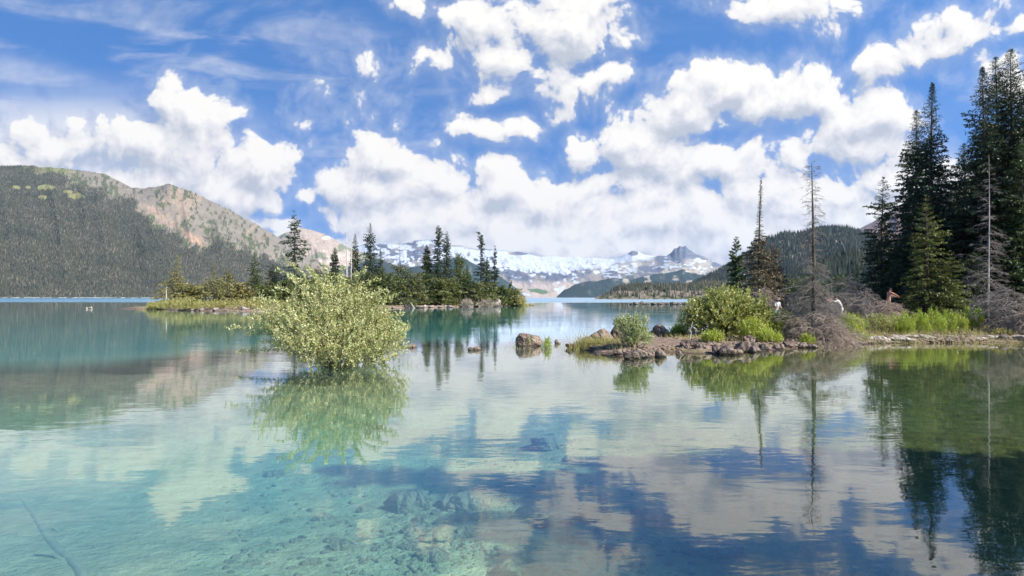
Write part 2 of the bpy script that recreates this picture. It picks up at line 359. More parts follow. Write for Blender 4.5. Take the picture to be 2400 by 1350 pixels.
# ------------------------------------------------------------------ plant builders (all vectorised)
def trunk_mesh(H, r, rng, lean=(0, 0), bend=.05, seg=14, sides=8, top=.03, wob=.08, flare=1.35):
    z = np.linspace(0, 1, seg)
    pts = np.stack([lean[0]*z*H + bend*H*.3*np.sin(z*3+rng.uniform(0, 6))*z, lean[1]*z*H + bend*H*.3*np.sin(z*2.3+rng.uniform(0, 6))*z, z*H-.25], 1)
    rad = r*((1-z)**.9)*(1-top)+r*top; rad[0] *= flare; rad[1] *= 1+(flare-1)*.3
    return path_tube(pts, rad, sides, wob, rng), pts
def at_trunk(pts, z):
    return np.stack([np.interp(z, pts[:, 2], pts[:, 0]), np.interp(z, pts[:, 2], pts[:, 1]), z], 1)
def conifer(name, loc, H, R, label, cat='tree', group=None, seed=0, fol='hemlock', trunk='bark', prof=.85, base=.04, nb=None, tw=14, jn=4,
            droop=.35, rise=.15, needle=.16, lean=(0, 0), gaps=.15, skirt=None, tr=None, sparse_top=0.0, bend=.03, tiers=0, drop_side=None, fill=1.0, irregular=.25):
    rng = np.random.default_rng(seed+7)
    root = empty(name, loc); prop(root, label, cat, group)
    (tv, tf), pts = trunk_mesh(H, tr or (.012*H+.02), rng, lean, bend)
    nb = nb or int(18+H*13)
    q = (np.arange(nb)+rng.uniform(0, 1, nb))/nb                     # height fraction from the crown's base up
    q = q**1.05
    if tiers:
        q = np.round(q*tiers)/tiers + rng.normal(0, .12/tiers, nb); q = np.clip(q, 0, .995)
    z = H*(base+(1-base)*q)*.985
    pr = (1-q)**prof
    if skirt:                                                        # wide skirt under a narrow spire: (height share, spire width share)
        s = sstep(q, skirt[0]*.6, skirt[0]*1.35); pr = (1-s)*np.sqrt(np.clip(1-(q/(skirt[0]*1.9))**2, .05, 1)) + s*skirt[1]*(1-q)**.8/(1-skirt[0])**.8
    az = np.arange(nb)*2.39996+rng.uniform(-.5, .5, nb)
    lump = 1+irregular*vnoise(np.cos(az)*1.3+seed, np.sin(az)*1.3, q*9, seed)+irregular*.6*vnoise(q*17, seed*1.7, 0, seed+5)
    L = R*np.maximum(pr, .015)*rng.uniform(.72, 1.1, nb)*lump + .03
    keep = rng.uniform(0, 1, nb) > gaps*(.5+1.2*(vnoise(q*6, az*.6, 0, seed+3) > .25))
    if sparse_top: keep &= (rng.uniform(0, 1, nb) > sparse_top*sstep(q, .45, .9))
    if drop_side is not None: keep &= (np.cos(az-drop_side) < .2) | (rng.uniform(0, 1, nb) > .6)
    z, L, az, q = z[keep], L[keep], az[keep], q[keep]; nb = len(z)
    C = at_trunk(pts, z); dirs = np.stack([np.cos(az), np.sin(az), 0*az], 1)
    up0 = rise + .55*q**2 + rng.normal(0, .07, nb); dr = droop*(1-.55*q)*rng.uniform(.7, 1.3, nb)
    def bp(s, i=slice(None)):
        s = np.asarray(s); return C[i]+dirs[i]*(L[i]*s)[:, None]+np.stack([0*s, 0*s, L[i]*(up0[i]*s-dr[i]*s**1.7)], 1)
    s0 = np.zeros(nb); P = [bp(s0), bp(s0+.45), bp(s0+.96)]
    br = .006+.010*L
    bt = [tubes(P[0], P[1], br, br*.6), tubes(P[1], P[2], br*.6, br*.15)]
    # sprays
    K = np.maximum(4, (tw*np.clip(L/R, .2, 1)**.7*fill)).astype(int)
    I = np.repeat(np.arange(nb), K); k = np.concatenate([np.arange(x) for x in K])/np.repeat(K, K)
    s = np.clip(.10+.92*k+rng.uniform(-.04, .04, len(k)), 0.04, 1.02)
    B = bp(s, I); side = np.where(rng.uniform(0, 1, len(k)) > .5, 1., -1.)
    sd = np.stack([-np.sin(az[I]), np.cos(az[I]), 0*s], 1)*side[:, None]
    T = dirs[I]*rng.uniform(.35, .9, (len(k), 1))+sd*rng.uniform(.3, 1.0, (len(k), 1)); T[:, 2] += rng.uniform(-.45, .12, len(k))-.25*droop
    T /= np.linalg.norm(T, axis=1, keepdims=True)
    TL = (.05+.36*L[I]*(1-.72*s))*rng.uniform(.6, 1.15, len(k))
    # needles clumps on each spray
    J = jn; II = np.repeat(np.arange(len(k)), J); u = (np.tile(np.arange(J), len(k))+rng.uniform(.1, .9, len(II)))/J
    Q = B[II]+T[II]*(TL[II]*u)[:, None]+rng.normal(0, .02, (len(II), 3))*np.sqrt(H/8)
    D = T[II]*.8+rng.normal(0, .45, (len(II), 3)); D[:, 2] -= .12; D /= np.linalg.norm(D, axis=1, keepdims=True)
    Sd = np.cross(D, rng.normal(0, 1, (len(II), 3))*[.5, .5, 1.]); Sd /= np.linalg.norm(Sd, axis=1, keepdims=True)
    nl = needle*rng.uniform(.6, 1.3, len(II))*np.clip(L[I][II]/(.45*R), .38, 1); w = nl*.26
    V = np.stack([Q-D*(nl*.3)[:, None], Q+Sd*w[:, None]+D*(nl*.15)[:, None], Q+D*nl[:, None], Q-Sd*w[:, None]+D*(nl*.1)[:, None]], 1).reshape(-1, 3)
    Fn = np.arange(len(II))[:, None]*4+np.array([[0, 1, 2, 3]])
    cr = mesh_obj('crown', V, Fn, M[fol], root)
    bv, bf = merge([(tv, tf)]+bt); mesh_obj('trunk', bv, bf, M[trunk], root, True)       # trunk with its limbs
    return root
def dead_tree(name, loc, H, R, label, cat='tree', group=None, seed=0, nb=110, base=.06, prof=.9, droop=.6, wood='deadwood', tw=9, lean=(0, 0), tr=None, skirt=None, top_thin=.5, twig_len=1.0, sub=3, bend=.03, tone=None, one_side=None, thick=1.0):
    rng = np.random.default_rng(seed+77)
    root = empty(name, loc); prop(root, label, cat, group)
    (tv, tf), pts = trunk_mesh(H, tr or .014*H, rng, lean, bend, top=.06)
    mesh_obj('trunk', tv, tf, M[tone or wood], root, True)
    q = ((np.arange(nb)+rng.uniform(0, 1, nb))/nb)**1.25; z = H*(base+(1-base)*q)*.97
    pr = (1-q)**prof
    if skirt: s_ = sstep(q, skirt[0]*.7, skirt[0]*1.3); pr = (1-s_)*(1-.35*q/skirt[0]) + s_*skirt[1]*(1-.6*q)
    az = rng.uniform(0, 2*pi, nb); L = R*pr*rng.uniform(.2, 1.0, nb)**.8*1.15+.06
    if one_side is not None: L *= .45+.55*(.5+.5*np.cos(az-one_side))
    keep = rng.uniform(0, 1, nb) > top_thin*q; az, L, z, q = az[keep], L[keep], z[keep], q[keep]; nb = len(z)
    C = at_trunk(pts, z); dirs = np.stack([np.cos(az), np.sin(az), 0*az], 1)
    side0 = np.stack([-np.sin(az), np.cos(az), 0*az], 1)*rng.normal(0, .35, nb)[:, None]
    up0 = rng.normal(.15, .38, nb)+.1*q; dr = droop*rng.uniform(.5, 1.4, nb)
    def bp(s, i=slice(None)):
        s = np.asarray(s); p = C[i]+dirs[i]*(L[i]*s)[:, None]+side0[i]*(L[i]*s*s)[:, None]; p[:, 2] += L[i]*(up0[i]*s-dr[i]*s**2); return p
    parts = []; r = (.005+.009*L)*thick
    ss = np.linspace(0, 1, 6)
    for a, b in zip(ss[:-1], ss[1:]):
        parts.append(tubes(bp(np.full(nb, a)), bp(np.full(nb, b)), r*(1-a*.85), r*(1-b*.85)))
    K = np.maximum(2, tw*np.clip(L/R*1.3, .15, 1)).astype(int); I = np.repeat(np.arange(nb), K)
    s = rng.uniform(.15, 1, len(I)); B = bp(s, I); side = rng.choice([-1., 1.], len(I))
    T = dirs[I]*rng.uniform(.3, .9, (len(I), 1))+np.stack([-np.sin(az[I]), np.cos(az[I]), 0*s], 1)*side[:, None]*rng.uniform(.4, 1, (len(I), 1))
    T[:, 2] += rng.uniform(-1.0, .15, len(I))*droop; T /= np.linalg.norm(T, axis=1, keepdims=True)
    TL = (.12+.42*L[I]*(1.1-.8*s))*rng.uniform(.4, 1.2, len(I))*twig_len
    mid = B+T*(TL*.55)[:, None]; end = B+T*TL[:, None]; end[:, 2] -= TL*.35*droop
    parts += [tubes(B, mid, .0065*thick, .0045*thick), tubes(mid, end, .0045*thick, .002*thick)]
    if sub:
        II = np.repeat(np.arange(len(I)), sub); u = rng.uniform(.2, .95, len(II)); B2 = B[II]+T[II]*(TL[II]*u)[:, None]*.9
        E2 = B2+(rng.normal(0, .5, (len(II), 3))+T[II]*.5+[0, 0, -.35*droop])*(TL[II]*.42)[:, None]
        parts.append(tubes(B2, E2, .0038*thick, .0018*thick))
    v, f = merge(parts); mesh_obj('bare_crown', v, f, M[wood], root)
    return root
def leaf_quads(Q, D, ln, wd, rng, fold=0):
    Sd = np.cross(D, rng.normal(0, 1, Q.shape)); Sd /= np.linalg.norm(Sd, axis=1, keepdims=True)
    V = np.stack([Q, Q+D*(ln*.45)[:, None]+Sd*wd[:, None], Q+D*ln[:, None], Q+D*(ln*.45)[:, None]-Sd*wd[:, None]], 1).reshape(-1, 3)
    return V, np.arange(len(Q))[:, None]*4+np.array([[0, 1, 2, 3]])
def shrub(name, loc, lobes, label, cat='bush', group=None, seed=0, fol='willow', nstem=60, nshoot=1200, leaves=16, ll=.06, lw=.011, shoot=.34, upw=.75, sprays=(), stem='stem', wood_r=.012):
    """lobes: ellipsoids (cx,cy,cz,rx,ry,rz,weight) relative to loc; sprays: long arching outliers [(tip x,y,z)]"""
    rng = np.random.default_rng(seed+5)
    root = empty(name, loc); prop(root, label, cat, group)
    lob = np.array([l[:6] for l in lobes]); wt = np.array([l[6] if len(l) > 6 else 1. for l in lobes])*np.prod(lob[:, 3:6], 1)**.75; wt /= wt.sum()
    def sample(n, shell):
        i = rng.choice(len(lob), n, p=wt); d = rng.normal(0, 1, (n, 3)); d /= np.linalg.norm(d, axis=1, keepdims=True)
        r = 1-shell*rng.uniform(0, 1, n)**1.8
        r = r*(1+.34*fbm(d[:, 0]*2.6+i, d[:, 1]*2.6, d[:, 2]*2.6, seed, 3))
        p = lob[i, :3]+d*lob[i, 3:6]*r[:, None]; return p, d
    tips, _ = sample(nstem, .35)
    tips = np.vstack([tips]+[np.array([s_]) for s_ in sprays]); ns = len(tips)
    tips[:, 2] = np.maximum(tips[:, 2], .08)
    b0 = rng.normal(0, .16, (ns, 3))*np.array([lob[:, 3].max(), lob[:, 4].max(), 0])*.9; b0[:, 2] = -.15
    ctrl = b0*.4+tips*.6; ctrl[:, :2] = b0[:, :2]*.7+tips[:, :2]*.3; ctrl[:, 2] = tips[:, 2]*.8+.12*np.linalg.norm(tips[:, :2]-b0[:, :2], axis=1)
    def bz(t, i): t = np.asarray(t)[:, None]; return (1-t)**2*b0[i]+2*t*(1-t)*ctrl[i]+t*t*tips[i]
    parts = []; rr = wood_r*rng.uniform(.6, 1.3, ns); al = np.arange(ns); tt = np.linspace(0, 1, 8)
    for a, b in zip(tt[:-1], tt[1:]): parts.append(tubes(bz(np.full(ns, a), al), bz(np.full(ns, b), al), rr*(1-.8*a), rr*(1-.8*b)))
    P, d = sample(nshoot, .75); P = P[P[:, 2] > .03]; n = len(P)
    cen = (lob[:, :3]*wt[:, None]).sum(0)*[1, 1, .5]
    out = P-cen; out /= np.linalg.norm(out, axis=1, keepdims=True)
    D = out*(1-upw*.6)+rng.normal(0, .32, (n, 3)); D[:, 2] += upw
    # shoots of the sprays
    ks = 15; I = np.repeat(np.arange(ns-len(sprays), ns), ks) if len(sprays) else np.zeros(0, int)
    if len(I):
        t = np.tile(np.linspace(.55, 1, ks), len(sprays)); Ps = bz(t, I); Ds = rng.normal(0, .5, (len(I), 3)); Ds[:, 2] += .6
        P = np.vstack([P, Ps]); D = np.vstack([D, Ds])
    D /= np.linalg.norm(D, axis=1, keepdims=True); n = len(P)
    SL = shoot*rng.uniform(.45, 1.25, n)*np.where(np.arange(n) >= n-len(I), .6, 1); P0 = P-D*(SL*.4)[:, None]; P1 = P+D*(SL*.6)[:, None]
    P0[:, 2] = np.maximum(P0[:, 2], -.02)
    parts.append(tubes(P0, P1, .0035, .0015))
    v, f = merge(parts); mesh_obj('stem', v, f, M[stem], root)
    II = np.repeat(np.arange(n), leaves); u = (np.tile(np.arange(leaves), n)+rng.uniform(0, .9, n*leaves))/leaves
    Q = P0[II]+(P1-P0)[II]*u[:, None]
    rad = np.cross(D[II], rng.normal(0, 1, (len(II), 3))); rad /= np.linalg.norm(rad, axis=1, keepdims=True)
    LD = rad*.75+D[II]*.65; LD /= np.linalg.norm(LD, axis=1, keepdims=True)
    ln = ll*rng.uniform(.6, 1.25, len(II))*(1.1-.35*u); V, Fq = leaf_quads(Q, LD, ln, ln/ll*lw, rng)
    ok = V.reshape(-1, 4, 3)[:, :, 2].min(1) > .0
    V = V.reshape(-1, 4, 3)[ok].reshape(-1, 3); Fq = np.arange(len(V)//4)[:, None]*4+np.array([[0, 1, 2, 3]])
    mesh_obj('foliage', V, Fq, M[fol], root)
    return root
_ico = {}
def ico(sub):
    if sub in _ico: return _ico[sub]
    import bmesh
    bm = bmesh.new(); bmesh.ops.create_icosphere(bm, subdivisions=sub, radius=1)
    V = np.array([v.co[:] for v in bm.verts]); Fi = np.array([[v.index for v in f.verts] for f in bm.faces]); bm.free()
    _ico[sub] = (V, Fi); return V, Fi
def rock_mesh(sx, sy, sz, seed, sub=4, rough=.35, facets=5):
    V, Fi = ico(sub); rng = np.random.default_rng(seed+991)
    d = 1+rough*fbm(V[:, 0]*1.1+seed*3.1, V[:, 1]*1.1, V[:, 2]*1.1, seed, 2)
    V = V*d[:, None]
    for _ in range(facets):                                          # broken planes
        n = rng.normal(0, 1, 3)*[1, 1, .8]; n /= np.linalg.norm(n); c = rng.uniform(.52, .85)
        h = V@n; V = V-np.outer(np.maximum(h-c, 0)*.88, n)
    V = V*(1+.07*fbm(V[:, 0]*4.5, V[:, 1]*4.5, V[:, 2]*6.5+seed, seed+9, 3, ridged=True))[:, None]
    V = V/np.abs(V).max(0)*[sx, sy, sz]
    return V, Fi
def rock(name, loc, sx, sy, sz, label, cat='rock', group=None, seed=0, m='rock', rz=None, tilt=0, sub=4, rough=.35, facets=6):
    V, Fi = rock_mesh(sx, sy, sz, seed, sub, rough, facets)
    o = mesh_obj(name, V, Fi, M[m], None, sub >= 5, loc=loc)
    rng = random.Random(seed); o.rotation_euler = (tilt*rng.uniform(-1, 1), tilt*rng.uniform(-1, 1), rng.uniform(0, 6.28) if rz is None else rz)
    return prop(o, label, cat, group)

# ------------------------------------------------------------------ the lake basin: land outlines from their waterlines
def WL(*p): return [((x-CX)/F*Ywl(y), Ywl(y)) for x, y in p]
RIGHT = WL((1338, 817), (1395, 822), (1440, 832), (1480, 838), (1520, 832), (1545, 828), (1585, 826), (1620, 830), (1700, 829), (1780, 822), (1840, 818), (1900, 814), (1960, 810), (2040, 807), (2120, 804), (2250, 803), (2400, 802)) + \
    [(24.5, 27.5), (24, 24), (20, 19), (15, 13.5), (11.5, 8), (9.5, 3), (6, -1.5), (0, -2.2), (-8, -2.8), (-25, -8), (-60, -30), (-60, -90), (90, -90), (200, -20), (330, 200), (330, 420), (150, 330), (100, 200)] + \
    [((2330-CX)/F*150, 150), ((2230-CX)/F*118, 118), ((2130-CX)/F*84, 84), ((2040-CX)/F*62, 62), ((1960-CX)/F*58, 58), ((1880-CX)/F*56, 56), ((1800-CX)/F*52, 52), ((1700-CX)/F*43, 43), ((1620-CX)/F*36, 36), ((1560-CX)/F*33, 33), ((1490-CX)/F*31, 31), ((1400-CX)/F*28.5, 28.5)]
ISLAND = WL((352, 725), (400, 728), (470, 729), (560, 730), (640, 729), (760, 726), (900, 723), (960, 722), (1060, 720), (1150, 718.5), (1215, 717), (1248, 715.6)) + [(6.5, 168), (2, 175), (-12, 172), (-35, 160), (-58, 142), (-72, 120), (-68, 108)]
FARSHORE = [((1745-CX)/F*168, 168), ((1790-CX)/F*146, 146), ((1850-CX)/F*138, 138), ((1930-CX)/F*133, 133), ((2000-CX)/F*130, 130), ((2060-CX)/F*126, 126), (110, 140), (330, 250), (420, 600), (260, 700), (170, 420), (90, 230)]
LANDS = [np.array(q) for q in (RIGHT, ISLAND, FARSHORE)]
def sdist(x, y, poly):
    d = np.full(x.shape, 1e18); ins = np.zeros(x.shape, bool); n = len(poly)
    for i in range(n):
        a, b = poly[i], poly[(i+1) % n]; e = b-a; wx, wy = x-a[0], y-a[1]
        t = np.clip((wx*e[0]+wy*e[1])/(e@e+1e-12), 0, 1)
        d = np.minimum(d, (wx-e[0]*t)**2+(wy-e[1]*t)**2)
        c = ((a[1] <= y) != (b[1] <= y)); xi = a[0]+(y-a[1])*e[0]/(e[1] if abs(e[1]) > 1e-9 else 1e-9)
        ins ^= c & (x < xi)
    return np.where(ins, 1, -1)*np.sqrt(d)
def gh(x, y):
    """height of ground or lake bed"""
    x = np.asarray(x, float); y = np.asarray(y, float)
    jx = x+.5*fbm(x*.5, y*.5, 0, 3, 3); jy = y+.25*fbm(x*.5, y*.5, 5, 4, 3)
    s = np.maximum.reduce([sdist(jx, jy, p) for p in LANDS])
    land = .10*(1-np.exp(-np.maximum(s, 0)/.35)) + .30*(1-np.exp(-np.maximum(s, 0)/2.5)) + .25*sstep(s, 4, 14) + .7*sstep(s, 12, 60)
    land = land+sstep(s, .2, 2)*(.09*fbm(x*.9, y*.9, 0, 8, 4)+.12*fbm(x*.25, y*.25, 0, 12, 3))
    u = x/np.maximum(y, 4.)                                            # shelf edge lies farther out towards the right
    edge = np.interp(u, [-.9, -.55, -.38, -.2, 0.0, .25, .6], [19.5, 22, 27, 31, 33, 40, 60])
    edge = edge+1.6*fbm(u*6, y*.05, 0, 31, 3)
    shelf = .40+.16*fbm(x*.22, y*.22, 0, 21, 3)+.42*sstep(y, 5, 10)*sstep(x, 4, -3)*(1-sstep(y, 12, 15))-.12*sstep(x, 3, 9)
    D = shelf+7.0*sstep(y-edge, -1.5, 9)
    wat = D*(1-np.exp(-np.maximum(-s, 0)/np.where(y > 60, 2.2, 1.5)))
    wat = wat+sstep(-s, .3, 2)*(.035*fbm(x*1.4, y*1.4, 0, 41, 4))
    h = np.where(s > 0, land, -wat)
    return h
def gz(x, y): return float(gh(np.array([x]), np.array([y]))[0])
def geo(a, b, n): return a*(b/a)**(np.arange(n)/(n-1.))
ys = np.concatenate([-geo(2.5, 6000, 40)[::-1], np.arange(-2.2, 4, .4), np.arange(4, 62, .16), 62*1.0+geo(.3, 160, 150)-.3+.3, geo(225, 9000, 60)])
xs = np.concatenate([-geo(27, 9000, 75)[::-1]-0, np.arange(-26.7, 44, .22), 44+geo(.3, 9000, 80)])
ys = np.unique(ys); xs = np.unique(xs)
GX, GY = np.meshgrid(xs, ys)
GZ = gh(GX.ravel(), GY.ravel())
far = sstep(np.hypot(GX.ravel(), GY.ravel()), 700, 1200); GZ = GZ*(1-far)-8*far
GV = np.stack([GX.ravel(), GY.ravel(), GZ], 1)
def ground_mat():
    m, N = mat('ground_and_lake_bed'); g = N.new('ShaderNodeNewGeometry'); P = g.outputs['Position']
    sp = N.new('ShaderNodeSeparateXYZ'); N.put(sp.inputs[0], P)
    n1 = N.noise(P, .55, 5, .6); n2 = N.noise(P, 3.5, 6, .65); n3 = N.noise(P, 14, 4, .7); n4 = N.noise(P, .16, 3, .5)
    silt = N.ramp(n2, [(.3, (.22, .215, .13)), (.55, (.33, .32, .195)), (.75, (.44, .42, .26))])
    # stones lying in the silt
    vo = N.vor(N.v('MULTIPLY', P, (1, 1, .4)), 3.2, 1, .6); st = N.map(N.m('ADD', vo, N.m('MULTIPLY', N.m('SUBTRACT', n1, .5), .9)), .18, .30, 1, 0)
    silt = N.mix(N.m('MULTIPLY', st, .6), silt, (.20, .19, .11))
    algae_shade = N.ramp(n2, [(.3, (.06, .06, .018)), (.6, (.15, .14, .035)), (.8, (.25, .22, .07))])
    brown = N.ramp(n2, [(.3, (.17, .115, .065)), (.6, (.33, .235, .14)), (.8, (.44, .33, .21))])
    fr = N.map(N.m('ADD', sp.outputs[0], N.m('MULTIPLY', N.m('SUBTRACT', n4, .5), 3)), .5, 2.8)  # algae on the right shelf; its spread over the near bed paints deeper shade
    fl = N.map(N.m('ADD', sp.outputs[1], N.m('MULTIPLY', N.m('SUBTRACT', n4, .5), 9)), 10, 15)
    bed = N.mix(fl, silt, brown); bed = N.mix(fr, bed, algae_shade)
    soil = N.ramp(n2, [(.3, (.12, .08, .055)), (.55, (.27, .19, .14)), (.75, (.40, .31, .24))])
    soil = N.mix(N.map(n1, .52, .62, 0, .7), soil, (.16, .15, .05))
    soil = N.mix(N.map(n3, .5, .8, 0, .5), soil, (.38, .33, .27))
    wetl = N.map(N.m('ADD', sp.outputs[2], N.m('MULTIPLY', N.m('SUBTRACT', n2, .5), .1)), .0, .07)
    soil = N.mix(wetl, (.09, .06, .045), soil)
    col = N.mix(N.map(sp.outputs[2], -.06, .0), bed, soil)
    h = N.m('ADD', N.m('ADD', n2, N.m('MULTIPLY', n3, .35)), N.m('MULTIPLY', st, .25))
    finish(N, bsdf(N, col, .9, .15, bump(N, h, .10)))
    return m
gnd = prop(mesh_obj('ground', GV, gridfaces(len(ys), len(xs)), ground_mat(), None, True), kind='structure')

# ------------------------------------------------------------------ water: one sheet, clear over the shelf and milky turquoise over the deep
wy = np.concatenate([-geo(2.5, 6000, 30)[::-1], np.arange(-2, 62, .5), 62+geo(.5, 160, 110), geo(225, 9000, 50)]); wx = np.concatenate([-geo(27, 9000, 60)[::-1], np.arange(-26.5, 44, .6), 44+geo(.6, 9000, 60)])
wy = np.unique(wy); wx = np.unique(wx); WX, WY = np.meshgrid(wx, wy)
dep = -gh(WX.ravel(), WY.ravel()); dep = np.where(np.hypot(WX.ravel(), WY.ravel()) > 700, 8, dep)
milk = sum(np.maximum(np.where(np.hypot(WX.ravel(), WY.ravel()) > 700, 8, -gh(WX.ravel(), WY.ravel()+o)), 0) for o in (0, 3, 6))/3
def water_mat():
    m, N = mat('lake_water'); g = N.new('ShaderNodeNewGeometry'); P = g.outputs['Position']
    at = N.new('ShaderNodeAttribute'); at.attribute_name = 'depth'; dp = N.m('MAXIMUM', at.outputs['Fac'], 0.0)
    at2 = N.new('ShaderNodeAttribute'); at2.attribute_name = 'milk'; mk = N.m('MAXIMUM', at2.outputs['Fac'], 0.0)      # glacial flour, mixed across the drop-off
    sp = N.new('ShaderNodeSeparateXYZ'); N.put(sp.inputs[0], P); x, y, z = sp.outputs
    Pr = N.v('MULTIPLY', P, (.42, 1, 1)); mp = N.new('ShaderNodeMapping'); N.put(mp.inputs[0], Pr); mp.inputs['Rotation'].default_value = (0, 0, radians(8))
    a = N.noise(mp.outputs[0], 3.4, 2, .5, dist=.4); b = N.noise(mp.outputs[0], 11.0, 2, .5); c = N.noise(mp.outputs[0], .9, 2, .5)
    patch = N.map(N.noise(P, .11, 2, .5), .38, .65, .35, 1.0)
    gust = N.map(N.m('ADD', y, N.m('MULTIPLY', N.m('SUBTRACT', N.noise(P, .01, 2, .5), .5), 60)), 215, 300)   # wind on the open lake
    h = N.m('ADD', N.m('ADD', N.m('MULTIPLY', a, .0030), N.m('MULTIPLY', b, .0007)), N.m('MULTIPLY', c, .0065))
    h = N.m('MULTIPLY', h, patch)
    h = N.m('ADD', h, N.m('MULTIPLY', N.m('MULTIPLY', N.noise(N.v('MULTIPLY', P, (.5, 1, 1)), 1.2, 2, .5), gust), .22))
    nrm = bump(N, h, 1.0)
    cosi = N.m('ABSOLUTE', N.v('DOT_PRODUCT', nrm, g.outputs['Incoming']))                 # Schlick's curve, the same from above and below
    fr = N.m('MULTIPLY_ADD', N.m('POWER', N.m('SUBTRACT', 1.0, cosi, clamp=True), 3.8), .965, .035)
    fac = N.m('MULTIPLY', fr, N.map(gust, 0, 1, 1.0, .95, False))
    gl = N.new('ShaderNodeBsdfGlossy'); N.put(gl.inputs['Roughness'], N.map(gust, 0, 1, 0.0, .22, False)); gl.inputs[0].default_value = (1, 1, 1, 1); N.l.new(nrm, gl.inputs['Normal'])
    # absorption on the way down and back up
    tr = N.new('ShaderNodeBsdfTransparent')
    tint = N.comb(N.m('POWER', .47, dp), N.m('POWER', .93, dp), N.m('POWER', .88, dp)); N.put(tr.inputs[0], tint)
    body = N.new('ShaderNodeBsdfDiffuse')
    bc = N.mix(N.map(mk, .3, 5), (.16, .42, .34), (.018, .235, .225)); bc = N.mix(gust, bc, (.03, .33, .47))
    N.put(body.inputs[0], bc)
    op = N.m('SUBTRACT', 1.0, N.m('POWER', 2.718, N.m('MULTIPLY', mk, N.m('MULTIPLY_ADD', mk, -.22, -.05))))
    mb = N.new('ShaderNodeMixShader'); N.put(mb.inputs[0], op); N.l.new(tr.outputs[0], mb.inputs[1]); N.l.new(body.outputs[0], mb.inputs[2])
    ms = N.new('ShaderNodeMixShader'); N.put(ms.inputs[0], fac); N.l.new(mb.outputs[0], ms.inputs[1]); N.l.new(gl.outputs[0], ms.inputs[2])
    finish(N, ms.outputs[0]); return m
prop(mesh_obj('water', np.stack([WX.ravel(), WY.ravel(), 0*WX.ravel()], 1), gridfaces(len(wy), len(wx)), water_mat(), None, True, {'depth': dep, 'milk': milk}), kind='structure')

# ------------------------------------------------------------------ mountains
def inpoly(x, y, p):
    return sdist(x, y, np.array(p, float)) > 0
def range_mesh(sil, Yb, Yc, ncol, nrow, seed, prof=1.15, amp=.10, freq=.02, crest=1.0, gul=1.0, back=.25, aniso=.35):
    """terrain whose skyline runs through the photo points sil; base at distance Yb, crest at Yc"""
    sil = np.array(sil, float); c = np.linspace(sil[0, 0], sil[-1, 0], ncol)
    ysil = np.interp(c, sil[:, 0], sil[:, 1])+crest*1.6*fbm(c*.06, 0*c, 0, seed, 4)
    Yc = np.interp(c, *np.array(Yc).T) if not np.isscalar(Yc) else np.full(ncol, Yc); Yb = np.interp(c, *np.array(Yb).T) if not np.isscalar(Yb) else np.full(ncol, Yb)
    zc = np.maximum(CAMZ+(HZ-ysil)/F*Yc, 1)
    t = np.concatenate([np.linspace(0, 1, nrow), 1+np.linspace(.02, back, 8)])
    T, C = np.meshgrid(t, c, indexing='ij')
    kk = max(9, ncol//9)|1; lo = np.convolve(np.pad(zc, kk//2, mode='edge'), np.hanning(kk+2)[1:-1]/np.hanning(kk+2)[1:-1].sum(), 'valid'); wz = np.clip(T, 0, 1)**3; Z = lo*(1-wz)+zc*wz
    Y = Yb+(Yc-Yb)*T
    n = fbm(C*freq+.8*T, T*freq*aniso*200, seed*.37, seed, 6, .55, ridged=True); n2 = fbm(C*freq*.4, T*2.0, seed*.7, seed+50, 3)
    env = (4*T*(1-T)).clip(0, 1)
    h = Z*(np.clip(T, 0, 1)**prof)+Z*env*(amp*n*gul+amp*.6*n2)-np.maximum(T-1, 0)*Z*1.6
    h = np.where(T <= 1, np.minimum(h, (zc-CAMZ)/Yc*Y*.999+CAMZ), h)
    h[0] = -6
    X = (C-CX)/F*Y
    V = np.stack([X.ravel(), Y.ravel(), h.ravel()], 1)
    pyy = (HZ-(h-CAMZ)/Y*F).ravel(); return V, gridfaces(len(t), ncol), C.ravel(), pyy, T.ravel(), n.ravel()
def terr_mat(name, rough=.95, fscale=.02, dark=.35, bd=6, streak=(1, 1, .35)):
    m, N = mat(name); at = N.new('ShaderNodeAttribute'); at.attribute_name = 'albedo'; g = N.new('ShaderNodeNewGeometry')
    P = N.v('MULTIPLY', g.outputs['Position'], streak)
    n = N.noise(P, fscale, 6, .7); n2 = N.noise(P, fscale*5, 4, .7)
    c = N.v('MULTIPLY', at.outputs['Color'], N.comb(*[N.m('ADD', N.m('MULTIPLY', N.m('SUBTRACT', N.m('ADD', N.m('MULTIPLY', n, .5), N.m('MULTIPLY', n2, .5)), .5), dark*4), 1.0)]*3))
    finish(N, bsdf(N, c, rough, .1, bump(N, N.m('ADD', n, N.m('MULTIPLY', n2, .3)), bd))); return m
def lerp(a, b, f): return a*(1-f[:, None])+np.array(b)*f[:, None]
